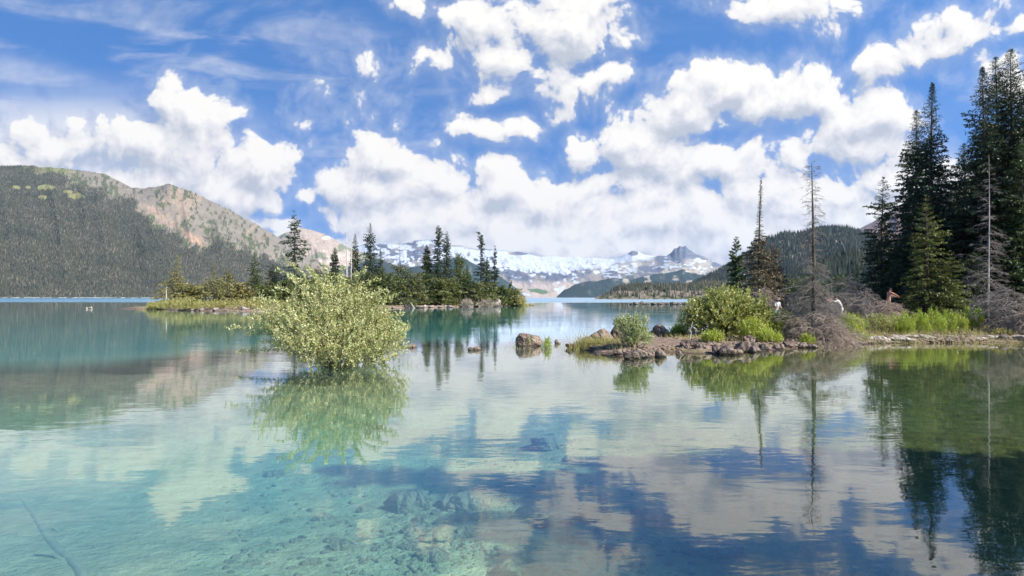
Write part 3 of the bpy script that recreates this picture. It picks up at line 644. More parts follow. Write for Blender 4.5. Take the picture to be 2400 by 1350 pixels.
def forest(name, V, nrow, ncol, dens, n, size, seed, matn, mask, label=None, snags=.1):
    """far conifer cover on a slope: small cones, too many to count"""
    rng = np.random.default_rng(seed); G = V.reshape(-1, ncol, 3); Mk = mask.reshape(-1, ncol)
    r = rng.uniform(0, nrow-1.001, n); c = rng.uniform(0, ncol-1.001, n); i, j = r.astype(int), c.astype(int); fr, fc = (r-i)[:, None], (c-j)[:, None]
    P = (G[i, j]*(1-fr)+G[i+1, j]*fr)*(1-fc)+(G[i, j+1]*(1-fr)+G[i+1, j+1]*fr)*fc
    ok = (rng.uniform(0, 1, n) < Mk[i, j]) & (P[:, 2] > .3); P = P[ok]; n = len(P)
    H = size*rng.uniform(.55, 1.35, n); R = H*rng.uniform(.13, .24, n); sn = rng.uniform(0, 1, n) < snags; R[sn] *= .35
    k = 5; an = rng.uniform(0, 6.28, n)[:, None]+np.arange(k)*2*pi/k
    V0 = np.stack([P[:, 0:1]+np.cos(an)*R[:, None]*rng.uniform(.7, 1.3, (n, k)), P[:, 1:2]+np.sin(an)*R[:, None], np.broadcast_to(P[:, 2:3]-.1*H[:, None], (n, k))], 2)
    V1 = np.concatenate([V0, (P+np.stack([rng.normal(0, .03, n)*H, 0*H, H], 1))[:, None]], 1).reshape(-1, 3)
    b = np.arange(n)[:, None]*(k+1); Fc = np.concatenate([b+np.array([[q, (q+1) % k, k]]) for q in range(k)], 0)
    val = np.where(sn, 1.0, rng.uniform(0, .75, n)); o = mesh_obj(name, V1, Fc, matn, None, False, {'tone': np.repeat(val, k+1)})
    return prop(o, label, None, None, 'stuff')
def forest_mat(name, stops):
    m, N = mat(name); at = N.new('ShaderNodeAttribute'); at.attribute_name = 'tone'
    g = N.new('ShaderNodeNewGeometry'); n = N.noise(g.outputs['Position'], .006, 4, .6)
    c = N.ramp(N.m('ADD', N.m('MULTIPLY', at.outputs['Fac'], .9), N.m('MULTIPLY', N.m('SUBTRACT', n, .45), .8), clamp=True), stops); finish(N, bsdf(N, c, .9, .1)); return m
FM = forest_mat('far_forest', [(0, (.026, .034, .027)), (.4, (.054, .060, .043)), (.7, (.090, .086, .060)), (.84, (.16, .13, .10)), (1, (.32, .27, .22))])
FM2 = forest_mat('far_dark_forest', [(0, (.010, .018, .018)), (.5, (.024, .034, .029)), (.8, (.044, .054, .040)), (1, (.22, .19, .16))])

# left mountain: forest below, scrub and scree above, a broken red scar
silA = [(-420, 420), (-200, 396), (0, 390), (60, 388), (130, 393), (190, 399), (245, 407), (280, 425), (310, 441), (345, 440), (368, 437), (392, 430), (412, 436), (450, 449), (500, 474), (550, 497), (600, 525), (640, 548), (690, 580), (745, 612), (800, 640), (860, 668), (920, 690), (980, 697)]
NC, NR = 620, 230
V, Fc, c, p, T, n = range_mesh(silA, [(-420, 1500), (400, 2100), (980, 3300)], [(-420, 3200), (300, 3600), (980, 3900)], NC, NR, 3, prof=1.0, amp=.075, freq=.016, crest=1.3, gul=.8, aniso=.6)
nz = fbm(c*.045, p*.045, 0, 5, 5); nz2 = fbm(c*.15, p*.10, 0, 6, 4); nd = fbm((c+p*1.1)*.035, (c*.5-p)*.008, 0, 15, 4)
line = np.interp(c, [-420, 0, 90, 170, 230, 300, 380, 430, 470, 500, 560, 620, 700, 800, 900], [380, 380, 400, 425, 455, 480, 545, 575, 588, 560, 585, 608, 645, 672, 690])
up = sstep(line+24*nz+26*nd+10*nz2-p, -12, 14)                                   # 1 above the tree line
col = lerp(np.tile([[.075, .075, .055]], (len(c), 1)), (.215, .185, .145), up)
col = lerp(col, (.30, .225, .16), up*sstep(nd+.4*nz, .08, .4)*sstep(c, 220, 420)*.8)
col = lerp(col, (.095, .11, .06), up*sstep(nz2+.6*nz-.25*nd, .02, .30)*(1-.6*sstep(c, 430, 560)*sstep(p, 560, 480)))
col = lerp(col, (.17, .175, .055), sstep(p, 416, 398)*sstep(c, 290, 220)*.55*sstep(nz, -.2, .2))
scar = np.exp(-(((c-450)*.83+(p-556)*.55)/34)**2-((-(c-450)*.55+(p-556)*.83)/13)**2); col = lerp(col, (.42, .27, .18), sstep(scar+.5*nz2+.35*nd, .30, .85)*.75)
scar2 = np.exp(-(((c-375)*.8+(p-505)*.6)/60)**2-((-(c-375)*.6+(p-505)*.8)/12)**2); col = lerp(col, (.37, .26, .19), sstep(scar2+.6*nz2, .3, .8)*.7)
mead = np.zeros(len(c))
for mx, my, ax, ay in ((38, 440, 12, 6), (108, 440, 26, 7), (66, 440, 7, 5), (100, 463, 12, 6), (178, 460, 20, 8), (160, 450, 14, 5)): mead = np.maximum(mead, np.exp(-((c-mx)/ax)**2-((p-my)/ay)**2))
mead = sstep(mead+.25*nz2, .35, .5); col = lerp(col, (.20, .195, .085), mead)
TM = terr_mat('mountain_side', fscale=.012, dark=.40, bd=8)
prop(mesh_obj('mountain', V, Fc, TM, None, True, {'albedo': col}), 'forested mountain with rocky upper slopes and red scar on the left', 'mountain', None, 'structure')
scarm = np.clip(scar*2+scar2, 0, 1)
fm = np.clip((1-up)*(1-mead)+up*.10*sstep(nz2, -.1, .4), 0, 1)*(1-scarm*.9)*(p < 699)
forest('mountain_forest', V[:NR*NC], NR, NC, 1, 200000, 8.5, 11, FM, fm, 'dark conifer forest covering the slope of the left mountain', .13)
# brown peak behind it
silB = [(600, 600), (640, 560), (670, 545), (700, 534), (725, 537), (760, 548), (792, 567), (815, 580), (850, 590), (890, 606), (926, 619), (965, 640), (1000, 665), (1040, 694)]
V, Fc, c, p, T, n = range_mesh(silB, 4300, 5600, 300, 110, 8, 1.05, .07, .03)
nz = fbm(c*.05, p*.06, 0, 9, 5); nd = fbm(c*.02+p*.03, p*.02, 0, 19, 4)
line = np.interp(c, [600, 740, 800, 850, 890, 926, 1000], [640, 640, 632, 612, 608, 618, 640])
up = sstep(line+9*nz-p, -4, 5); col = lerp(np.tile([[.035, .05, .045]], (len(c), 1)), (.36, .29, .23), up)
col = lerp(col, (.14, .16, .09), up*sstep(nz+.3*nd, .12, .3)*.8); col = lerp(col, (.8, .82, .85), sstep(np.exp(-(((c-766)+(p-557)*1.2)/12)**2-((p-557)/4.5)**2)+.2*nz, .4, .55))
col = lerp(col, (.5, .42, .34), up*sstep(nd-.5*nz, .25, .5)*.6)
TB = terr_mat('far_slope', fscale=.006, dark=.30, bd=14)
prop(mesh_obj('mountain', V, Fc, TB, None, True, {'albedo': col}), 'brown scree peak with one snow patch behind the left mountain', 'mountain', None, 'structure')
# snow and glacier range across the lake
silC = [(780, 600), (830, 578), (855, 571), (885, 573), (905, 569), (945, 572), (975, 564), (1000, 561), (1022, 563), (1045, 574), (1085, 577), (1095, 581), (1130, 585), (1155, 583), (1190, 588), (1235, 592), (1262, 599), (1300, 600), (1350, 602), (1400, 606), (1440, 607), (1470, 595), (1482, 587), (1495, 589), (1510, 597), (1545, 600), (1562, 601), (1574, 591), (1581, 583), (1587, 582), (1593, 575), (1600, 577), (1607, 575), (1613, 583), (1622, 588), (1630, 594), (1660, 605), (1690, 620), (1740, 645), (1800, 690)]
NC, NR = 760, 200
V, Fc, c, p, T, n = range_mesh(silC, 7200, 10500, NC, NR, 14, 1.05, .06, .022, crest=1.6, gul=1.2, aniso=1.0)
nz = fbm(c*.03, p*.055, 0, 23, 5); nz2 = fbm(c*.075+p*.03, p*.13-c*.02, 0, 24, 5)+.35*n; nb_ = fbm(c*.018+p*.012, p*.05-c*.012, 0, 26, 4)
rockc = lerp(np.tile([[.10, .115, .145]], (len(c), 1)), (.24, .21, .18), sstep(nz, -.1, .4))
snowline = np.interp(c, [800, 900, 1000, 1100, 1180, 1260, 1350, 1420, 1500, 1560, 1620, 1700, 1800], [604, 612, 612, 616, 644, 650, 654, 622, 586, 574, 572, 572, 572])
snow = sstep((snowline-p)*.014+nz2*1.3+nb_*1.3-.10*sstep(c, 1180, 1120), .30, .46)
glac = sstep(np.interp(c, [1150, 1180, 1300, 1440, 1540], [600, 628, 640, 622, 606])-p+8*nz, -2, 6)*sstep(c, 1160, 1195)*sstep(c, 1545, 1510)
glac *= 1-sstep(nz2+.5*nz, .30, .38)*.9*sstep(p, 606, 616)
patch = sstep(fbm(c*.055, p*.16, 0, 33, 4), .30, .38)*sstep(p, 665, 640)
for a, b, s in ((1525, 600, 14), (1565, 604, 10), (1615, 604, 9), (1570, 625, 18), (1650, 612, 8)): patch = np.maximum(patch, sstep(np.exp(-((c-a)/s)**2-((p-b)/3.2)**2)+.3*nz2, .45, .6))
sn = np.clip(np.maximum(np.maximum(snow, glac), patch), 0, 1)
base = sstep(p+6*nz+4*nb_, 648, 668); tan = lerp(rockc, (.47, .38, .30), base*.8*sstep(c, 1130, 1200)*sstep(c, 1400, 1320))
tan = lerp(tan, (.38, .33, .25), sstep(nb_, .0, .3)*sstep(c, 1380, 1440)*sstep(p, 598, 615)*.8)
veg = sstep(p+10*nz+14*nb_, 640, 655)*sstep(c, 1400, 1460)+sstep(p+8*nz, 618, 640)*sstep(c, 1120, 1060)
tan = lerp(tan, (.055, .075, .07), np.clip(veg, 0, 1)*.9); tan = lerp(tan, (.09, .15, .07), sstep(np.exp(-((c-1262-(p-683)*2)/22)**2-((p-683)/6)**2)+.35*nz2, .3, .6))
topd = sstep(np.interp(c, silC and [q[0] for q in silC], [q[1] for q in silC])+4-p, 0, 3)*sstep(nb_, -.1, .1); 
pk = sstep(np.exp(-((c-1600-(p-590)*.3)/44)**2-((p-590)/20)**2)+.25*nz2, .32, .5)+sstep(np.exp(-((c-1484)/13)**2-((p-593)/7)**2), .35, .5)+sstep(np.exp(-((c-1215)/26)**2-((p-594)/5)**2), .4, .5); sn *= 1-np.clip(pk, 0, 1)*.92
sn *= 1-topd*.7*(1-sstep(c, 1260, 1290)*sstep(c, 1440, 1400))
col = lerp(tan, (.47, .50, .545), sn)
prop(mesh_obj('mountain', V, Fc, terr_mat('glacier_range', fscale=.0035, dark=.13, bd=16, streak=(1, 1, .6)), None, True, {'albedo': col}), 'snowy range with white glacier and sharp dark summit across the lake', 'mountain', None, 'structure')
# forested shoulders in front of the range
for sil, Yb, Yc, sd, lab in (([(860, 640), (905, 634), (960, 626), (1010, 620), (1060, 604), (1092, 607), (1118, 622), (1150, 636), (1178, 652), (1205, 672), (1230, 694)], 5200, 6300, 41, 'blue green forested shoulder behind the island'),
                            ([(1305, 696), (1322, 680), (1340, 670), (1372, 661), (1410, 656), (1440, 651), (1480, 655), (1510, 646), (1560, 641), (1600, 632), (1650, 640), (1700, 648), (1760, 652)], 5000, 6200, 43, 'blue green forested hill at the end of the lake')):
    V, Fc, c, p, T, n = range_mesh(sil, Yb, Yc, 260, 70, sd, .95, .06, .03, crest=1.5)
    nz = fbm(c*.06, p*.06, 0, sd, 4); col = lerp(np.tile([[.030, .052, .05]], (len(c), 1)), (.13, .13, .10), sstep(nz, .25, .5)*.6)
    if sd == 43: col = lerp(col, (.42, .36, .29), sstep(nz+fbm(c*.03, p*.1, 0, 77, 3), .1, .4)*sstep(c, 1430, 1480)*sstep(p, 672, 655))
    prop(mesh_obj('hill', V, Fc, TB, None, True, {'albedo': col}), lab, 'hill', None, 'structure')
# low rubble point with scattered conifers
silF = [(1395, 697), (1415, 689), (1440, 679), (1470, 672), (1520, 669), (1580, 670), (1650, 666), (1720, 664), (1800, 662), (1900, 660), (2100, 655)]
V, Fc, c, p, T, n = range_mesh(silF, 680, 860, 360, 60, 51, .8, .07, .05, crest=.8)
nz = fbm(c*.12, p*.25, 0, 52, 4); col = lerp(np.tile([[.21, .165, .125]], (len(c), 1)), (.075, .08, .04), sstep(nz, -.12, .15))
prop(mesh_obj('hill', V, Fc, terr_mat('rubble', fscale=.12, dark=.5, bd=1.0), None, True, {'albedo': col}), 'low rubble point with scattered conifers across the water', 'hill', None, 'structure')
mk = (.34*sstep(nz, -.1, .3)+1.0*sstep(p, 686, 674))*sstep(c, 1405, 1440)
forest('point_forest', V[:60*360], 60, 360, 1, 7500, 5.6, 52, FM, mk, 'scattered small conifers on the low rubble point', .12)
# forested hill on the right, brown mountain behind it
silG = [(1600, 680), (1640, 662), (1680, 641), (1720, 618), (1760, 590), (1795, 565), (1825, 551), (1850, 549), (1875, 550), (1905, 540), (1940, 535), (1975, 535), (2005, 542), (2030, 553), (2070, 575), (2130, 600), (2250, 625), (2420, 640)]
V, Fc, c, p, T, n = range_mesh(silG, 1250, 2000, 380, 150, 61, 1.0, .09, .02)
nz = fbm(c*.06, p*.06, 0, 62, 5); clf = sstep(nz+fbm(c*.02, p*.03, 0, 66, 3)*.6, .12, .35)*sstep(p, 640, 580)
col = lerp(np.tile([[.04, .05, .04]], (len(c), 1)), (.24, .20, .17), clf)
prop(mesh_obj('hill', V, Fc, TM, None, True, {'albedo': col}), 'steep forested hill with rock bands on the right', 'hill', None, 'structure')
forest('hill_forest', V[:150*380], 150, 380, 1, 30000, 14, 63, FM2, 1-.8*clf, 'dark conifer forest covering the right hill', .07)
silH = [(1960, 580), (2000, 545), (2040, 523), (2080, 497), (2120, 476), (2170, 462), (2230, 445), (2300, 430), (2500, 400)]
V, Fc, c, p, T, n = range_mesh(silH, 3200, 4300, 240, 90, 71, 1.1, .06, .03)
nz = fbm(c*.05, p*.05, 0, 72, 4); col = lerp(np.tile([[.20, .135, .12]], (len(c), 1)), (.30, .22, .19), sstep(nz, -.2, .4))
prop(mesh_obj('mountain', V, Fc, TB, None, True, {'albedo': col}), 'reddish brown scree mountain behind the right hill', 'mountain', None, 'structure')
silK = [(1790, 697), (1830, 688), (1850, 668), (1880, 655), (1910, 640), (1950, 620), (1990, 607), (2040, 598), (2100, 590), (2250, 585), (2450, 580)]
V, Fc, c, p, T, n = range_mesh(silK, 260, 420, 260, 60, 81, 1.0, .05, .03, crest=1)
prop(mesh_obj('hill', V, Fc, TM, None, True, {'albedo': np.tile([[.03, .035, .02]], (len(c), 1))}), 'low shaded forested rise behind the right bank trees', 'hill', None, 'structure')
forest('rise_forest', V[:60*260], 60, 260, 1, 3600, 8, 83, FM2, np.ones(len(c)), 'dark conifers packed on the low rise behind the right bank', .03)
# bleached drift logs jammed along the far left shore
rng = np.random.default_rng(5); n_ = 130; pc = rng.uniform(-60, 560, n_); Yd = np.interp(pc, [-420, 400, 980], [1500, 2100, 3300])-30; Ld = rng.uniform(4, 16, n_)
A = np.stack([(pc-CX)/F*Yd, Yd, rng.uniform(.2, 1, n_)], 1); B = A+np.stack([Ld, rng.normal(0, 2, n_), rng.uniform(0, 1.6, n_)], 1)
v, f = tubes(A, B, .9, .5, 4); prop(mesh_obj('driftwood', v, f, M['palewood']), 'bleached driftwood strewn along the far left shoreline', None, None, 'stuff')

# ------------------------------------------------------------------ conifers on the island
ORD = ['first', 'second', 'third', 'fourth', 'fifth', 'sixth', 'seventh', 'eighth', 'ninth', 'tenth', 'eleventh', 'twelfth', 'thirteenth', 'fourteenth', 'fifteenth', 'sixteenth', 'seventeenth', 'eighteenth', 'nineteenth', 'twentieth',
       'twenty-first', 'twenty-second', 'twenty-third', 'twenty-fourth', 'twenty-fifth', 'twenty-sixth', 'twenty-seventh', 'twenty-eighth', 'twenty-ninth', 'thirtieth']
def spot(pxx, Y, top):
    x = (pxx-CX)/F*Y; z = gz(x, Y); return (x, Y, z-.02), CAMZ+(HZ-top)/F*Y-z
def isl(pxx, top, Y, rpx, label, **kw):
    loc, H = spot(pxx, Y, top); k = dict(group='conifers on the island', nb=int(40+H*16), needle=.27, tw=12, jn=4, gaps=.16); rpx *= 1.15; k.update(kw)
    return conifer('conifer', loc, H, rpx/F*Y, label, 'tree', seed=int(pxx), **k)
isl(415, 596, 112, 46, 'leftmost island conifer, narrow yellow-green spire above a wide skirt', fol='olive', skirt=(.42, .42), sparse_top=.3, tiers=26, nb=230)
isl(502, 612, 114, 50, 'spindly brownish spire over a dome of layered olive branches on the island', fol='olive', skirt=(.50, .24), sparse_top=.4, tiers=22, nb=220)
isl(531, 628, 118, 30, 'bushy olive conifer leaning beside the spindly spire at the island left', fol='olive', prof=.7, lean=(.06, 0), irregular=.5)
isl(597, 588, 122, 27, 'neat dark green cone between the olive trees and the tall ragged conifer', prof=.75)
isl(640, 618, 128, 30, 'short dark conifer just left of the tall ragged island conifer', prof=.6, fol='krummholz', irregular=.5)
isl(690, 489, 124, 30, 'tallest ragged conifer standing above the willow bush on the island', prof=.45, irregular=.55, gaps=.4, fol='spruce_dark', nb=190, droop=.5, base=.12, needle=.34)
isl(745, 622, 132, 26, 'low dark conifer behind the top of the willow bush', fol='krummholz', prof=.6)
isl(785, 578, 128, 14, 'thin dark spire left of the silver snags on the island', prof=.5, fol='spruce_dark', irregular=.4)
isl(831, 545, 131, 20, 'slim conifer immediately right of the silver snags', prof=.7)
isl(866, 520, 130, 27, 'tall dark conifer with drooping tiers right of the silver snags', prof=.65, irregular=.45, fol='spruce_dark', droop=.5)
isl(891, 583, 134, 20, 'shorter conifer tucked right of the tall one with drooping tiers', prof=.8)
isl(1001, 572, 140, 14, 'slender isolated conifer with bare lower trunk left of the paired spires', prof=.5, base=.35, gaps=.3)
isl(1026, 526, 139, 16, 'left and taller of the paired narrow spires on the island', prof=.4, irregular=.5, fol='spruce_dark', gaps=.25)
isl(1046, 540, 141, 17, 'right and shorter of the paired narrow spires on the island', prof=.5, irregular=.4, fol='spruce_dark', gaps=.25)
isl(1076, 597, 142, 23, 'blunt rounded conifer with upswept foliage right of the paired spires', prof=.35, rise=.7, droop=.1, fol='krummholz')
isl(1094, 618, 144, 16, 'small pointed conifer squeezed against the blunt rounded one', prof=.7)
isl(1125, 540, 147, 13, 'bent topped conifer with lopsided crown near the island right end', prof=.3, irregular=.8, fol='spruce_dark', gaps=.4, drop_side=pi, bend=.10)
isl(1141, 600, 149, 12, 'short ragged conifer beside the bent topped one', prof=.5, irregular=.6, gaps=.3)
isl(1159, 574, 150, 11, 'last tall thin conifer towards the island right end', prof=.5, gaps=.5, irregular=.5, fol='spruce_dark')
isl(1197, 655, 152, 7, 'tiny sparse sapling rising near the island tip', prof=.6, gaps=.5)
def snag(pxx, top, Y, rpx, label, **kw):
    loc, H = spot(pxx, Y, top); k = dict(nb=70, wood='deadwood'); k.update(kw)
    return dead_tree('dead_tree', loc, H, rpx/F*Y, label, 'tree', seed=int(pxx), **k)
snag(812, 519, 127, 16, 'tall silver snag, left one of the touching pair on the island', group='bare snags on the island', wood='palewood', base=.25, top_thin=.9, droop=1.2, prof=.3, tr=.22, nb=46)
snag(822, 528, 128, 16, 'bare silver snag, right one of the touching pair on the island', group='bare snags on the island', wood='palewood', base=.2, top_thin=.9, droop=1.2, prof=.3, tr=.20, nb=42, lean=(.01, 0))
snag(936, 555, 137, 12, 'thin grey snag standing alone over the dark island thicket', group='bare snags on the island', base=.35, nb=60, top_thin=.2, prof=.3, tr=.14)
snag(390, 668, 108, 5, 'small white dead trunk at the left tip of the island', group='bare snags on the island', wood='palewood', nb=14, tr=.16, base=.3)
mounds = [(455, 672, 113, 34, 'olive'), (560, 668, 116, 40, 'olive'), (620, 672, 118, 36, 'krummholz'), (668, 660, 121, 34, 'krummholz'), (715, 655, 124, 38, 'krummholz'), (772, 640, 126, 36, 'hemlock'), (815, 650, 125, 36, 'krummholz'), (852, 640, 127, 36, 'hemlock'),
          (884, 628, 130, 30, 'hemlock'), (908, 640, 127, 36, 'krummholz'), (936, 621, 131, 36, 'hemlock'), (972, 640, 131, 36, 'krummholz'), (1004, 644, 134, 36, 'hemlock'), (1034, 650, 134, 30, 'krummholz'), (1060, 655, 137, 30, 'krummholz'), (1092, 648, 140, 30, 'hemlock'),
          (1118, 662, 141, 28, 'krummholz'), (1148, 664, 144, 28, 'krummholz'), (1178, 672, 147, 26, 'krummholz'), (1204, 680, 149, 24, 'olive')]
for i, (a, t, Y, r, fo) in enumerate(mounds):
    loc, H = spot(a, Y, t)
    conifer('stunted_conifer', loc, H, r/F*Y*1.15, 'low bushy %s conifer, %s from the left along the island edge' % ({'olive': 'yellow-green', 'krummholz': 'mid green', 'hemlock': 'dark green'}[fo], ORD[i]), 'bush', 'stunted conifers edging the island',
            seed=i+300, fol=fo, prof=.42, nb=190, tw=15, jn=3, needle=.32, irregular=.75, base=.0, gaps=.1, rise=.3, droop=.35, bend=.1)

# ------------------------------------------------------------------ conifers, snags and dead brush on the right bank
def bank(pxx, top, Y, R, label, **kw):
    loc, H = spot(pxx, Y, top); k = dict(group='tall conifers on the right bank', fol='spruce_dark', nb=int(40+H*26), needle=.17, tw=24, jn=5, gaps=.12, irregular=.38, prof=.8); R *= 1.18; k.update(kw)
    return conifer('conifer', loc, H, R, label, 'tree', seed=int(pxx), **k)
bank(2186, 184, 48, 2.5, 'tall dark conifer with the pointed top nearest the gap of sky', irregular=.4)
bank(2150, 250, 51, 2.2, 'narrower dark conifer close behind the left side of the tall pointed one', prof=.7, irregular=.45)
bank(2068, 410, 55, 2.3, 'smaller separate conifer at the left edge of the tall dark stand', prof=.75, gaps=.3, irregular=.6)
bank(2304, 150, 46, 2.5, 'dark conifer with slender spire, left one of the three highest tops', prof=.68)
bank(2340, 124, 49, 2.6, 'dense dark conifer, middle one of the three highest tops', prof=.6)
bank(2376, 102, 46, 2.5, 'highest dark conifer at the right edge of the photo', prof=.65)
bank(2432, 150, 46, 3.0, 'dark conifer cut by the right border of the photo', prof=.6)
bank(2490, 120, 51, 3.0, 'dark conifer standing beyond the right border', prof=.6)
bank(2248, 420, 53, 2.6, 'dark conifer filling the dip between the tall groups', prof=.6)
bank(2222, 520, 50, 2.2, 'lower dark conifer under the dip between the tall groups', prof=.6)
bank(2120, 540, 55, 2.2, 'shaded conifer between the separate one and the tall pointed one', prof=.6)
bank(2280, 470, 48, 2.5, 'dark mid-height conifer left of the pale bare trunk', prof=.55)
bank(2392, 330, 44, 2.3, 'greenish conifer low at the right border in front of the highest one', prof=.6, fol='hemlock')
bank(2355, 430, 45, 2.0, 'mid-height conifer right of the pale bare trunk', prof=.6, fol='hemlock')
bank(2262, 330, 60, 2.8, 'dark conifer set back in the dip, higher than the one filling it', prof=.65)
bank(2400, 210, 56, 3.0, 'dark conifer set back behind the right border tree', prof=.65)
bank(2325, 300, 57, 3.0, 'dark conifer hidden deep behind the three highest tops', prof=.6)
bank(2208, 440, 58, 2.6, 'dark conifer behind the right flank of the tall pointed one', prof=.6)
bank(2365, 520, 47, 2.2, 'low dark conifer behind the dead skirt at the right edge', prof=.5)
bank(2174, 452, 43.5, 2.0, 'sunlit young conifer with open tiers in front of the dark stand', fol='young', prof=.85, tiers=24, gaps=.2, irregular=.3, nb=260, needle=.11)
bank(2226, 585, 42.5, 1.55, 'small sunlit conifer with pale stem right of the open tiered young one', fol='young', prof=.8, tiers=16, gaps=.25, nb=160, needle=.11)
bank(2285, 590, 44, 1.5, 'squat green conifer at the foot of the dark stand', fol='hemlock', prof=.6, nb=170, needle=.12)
bank(1726, 550, 62, 1.15, 'lone slender conifer rising behind the round leafy bush', fol='hemlock', prof=.42, irregular=.35, nb=190, needle=.2, group='conifers behind the spit')
bank(1812, 572, 53, 1.5, 'brownish cone shaped conifer leaning on the half dead tree', fol='dusky', prof=.7, nb=260, needle=.13, group='conifers behind the spit')
bank(2010, 618, 78, 2.6, 'hazy dark conifer behind the bent dead brush', prof=.5, nb=180, needle=.25, group='conifers behind the spit')
bank(1968, 640, 92, 3.0, 'dark bushy conifer across the channel behind the bare tree', fol='hemlock', prof=.45, nb=150, needle=.3, group='conifers behind the spit')
for i, (a, t, Y, R, fo) in enumerate([(1862, 655, 138, 3.2, 'krummholz'), (1893, 648, 136, 3.4, 'young'), (1925, 662, 134, 3.0, 'hemlock'), (1838, 676, 142, 2.6, 'olive'), (1800, 668, 150, 3, 'dusky'), (1762, 664, 160, 3, 'hemlock'), (2045, 640, 100, 3.0, 'hemlock'), (2085, 650, 80, 2.6, 'spruce_dark')]):
    loc, H = spot(a, Y, t); conifer('stunted_conifer', loc, H, R, 'bushy conifer across the channel behind the spit, %s from the left' % ORD[[4, 5, 6, 3, 2, 1, 7, 8].index(i+1) if False else {5: 0, 4: 1, 3: 2, 0: 3, 1: 4, 2: 5, 6: 6, 7: 7}[i]], 'bush', 'stunted conifers across the channel', seed=i+400, fol=fo, prof=.4, nb=110, tw=12, jn=3, needle=.34, irregular=.6, base=0, rise=.3)
# trees just beyond the right edge, whose shade lies on the shallow bed
for i, (x, y, H) in enumerate([(10.5, 2.1, 13.0), (10.6, .2, 11.0), (10.9, -.9, 10.6), (11.0, -2.2, 10.4), (12.4, 3.7, 9.0), (14.2, 3.3, 10.2), (12.8, 2.6, 11.4), (13.4, .4, 12), (15.6, 2.2, 12)]):
    conifer('conifer', (x, y, gz(x, y)-.02), H, 2.2, 'shore conifer out of view to the right, %s from the camera side' % ORD[i], 'tree', 'shore conifers beyond the right edge', seed=500+i, fol='spruce_dark', nb=300, tw=16, jn=4, needle=.36, prof=.6, gaps=.05)
snag(1907, 366, 27.5, 95, 'gaunt dead tree with bare mast and tangled grey skirt on the spit', group='dead trees on the spit', nb=330, skirt=(.30, .40), tr=.115, top_thin=.35, droop=.55, tw=16, sub=4, prof=.7, tone='bark')
bank(1780, 412, 50, 1.25, 'half dead tree with bare thin spire and brown lower branches', fol='dusky', skirt=(.52, .20), sparse_top=.25, nb=330, needle=.12, prof=.6, irregular=.5, group='dead trees on the spit')
snag(2316, 352, 34, 62, 'pale bare trunk with brittle brown branches before the dark stand', group='dead trees on the spit', nb=150, tr=.05, top_thin=.45, tw=14, sub=3, prof=.75, tone='palewood', droop=.45, wood='deadwood', base=.15)
loc, H = spot(1907, 26.6, 640); 
for i, (a, t, Y, rp, H0, lab, wd) in enumerate([(1935, 735, 26.4, 95, 0, 'dead grey brush heap spilling to the water below the bare tree', 'drybrush'), (1870, 742, 26.8, 50, 0, 'small dead brush at the left foot of the bare tree', 'drybrush'),
        (1990, 645, 46, 80, 0, 'tall tangle of dead branches behind the bare tree', 'drybrush'), (2028, 672, 43, 64, 0, 'domed tangle of dead twigs beside the white shirted person', 'deadwood'),
        (2078, 702, 38, 70, 0, 'low arching dead twigs before the bare chested person', 'drybrush'), (1938, 684, 42, 52, 0, 'dead twig tangle left of the white shirted person', 'deadwood'),
        (2355, 668, 31, 100, 0, 'wide drooping dead skirt of branches at the right bank edge', 'deadwood'), (2410, 690, 29.5, 80, 0, 'dead drooping brush cut by the right photo border', 'drybrush'), (1790, 668, 48, 60, 0, 'dead brown brush under the half dead tree', 'drybrush'),
        (2040, 615, 62, 70, 0, 'reddish brown dead brush behind the dead domes', 'drybrush')]):
    loc, H = spot(a, Y, t)
    dead_tree('dead_brush', loc, max(H, .8), rp/F*Y, lab, 'brush', 'dead brush on the right bank', seed=600+i, nb=120, base=.05, prof=.45, droop=.75, wood=wd, tw=16, sub=4, thick=1.25, twig_len=1.0, tr=.05, top_thin=.0)

# ------------------------------------------------------------------ leafy bushes
def mpx(n, Y): return n/F*Y
Y0 = 18.9
shrub('willow_bush', (*W(790, Y0)[:2], gz(*W(790, Y0)[:2]) if False else -.05), [(0, 0, .95, 1.75, 1.5, .95, 1.3), (.95, .1, .75, 1.05, 1.1, .78, 1.0), (-1.0, .0, 1.15, 1.0, 1.0, .75, 1.0), (-.35, .2, 1.85, 1.15, 1.0, .70, .9), (.65, .1, 1.62, .85, .8, .65, .8), (-1.75, 0, 1.55, .7, .6, .45, .45), (1.35, -.1, .95, .6, .7, .6, .6), (.1, -.8, .5, 1.3, .6, .45, .6), (-.15, .1, 2.3, .5, .4, .32, .22), (1.25, .1, 2.0, .4, .4, .3, .25), (-2.1, 0, 2.0, .45, .4, .22, .12)],
      'big pale yellow-green willow bush standing in the shallows', 'bush', seed=11, fol='willow', nstem=110, nshoot=3300, leaves=15, ll=.085, lw=.017, shoot=.38, upw=.8, wood_r=.011,
      sprays=[(-3.15, -.3, 1.15), (-3.0, .2, .42), (-2.4, .2, 1.05), (-2.65, .1, 1.45), (-2.55, .3, 2.0), (-1.85, .2, 2.85), (-1.0, .2, 2.95), (-.35, .1, 2.95), (-1.5, 0, 3.1), (.55, .2, 2.75), (1.2, .2, 2.6), (1.9, .1, 1.55), (2.0, 0, 1.25), (1.95, .1, .95), (-2.2, -.2, .75), (1.7, .2, 2.1), (-2.7, .1, .95), (-.7, -.3, 2.75), (.1, .4, 2.95), (.85, -.2, 2.85), (-1.9, .3, 2.35), (-2.3, -.3, 1.7), (1.5, -.3, 2.25), (-1.3, -.5, 2.65), (.3, -.4, 2.6)])
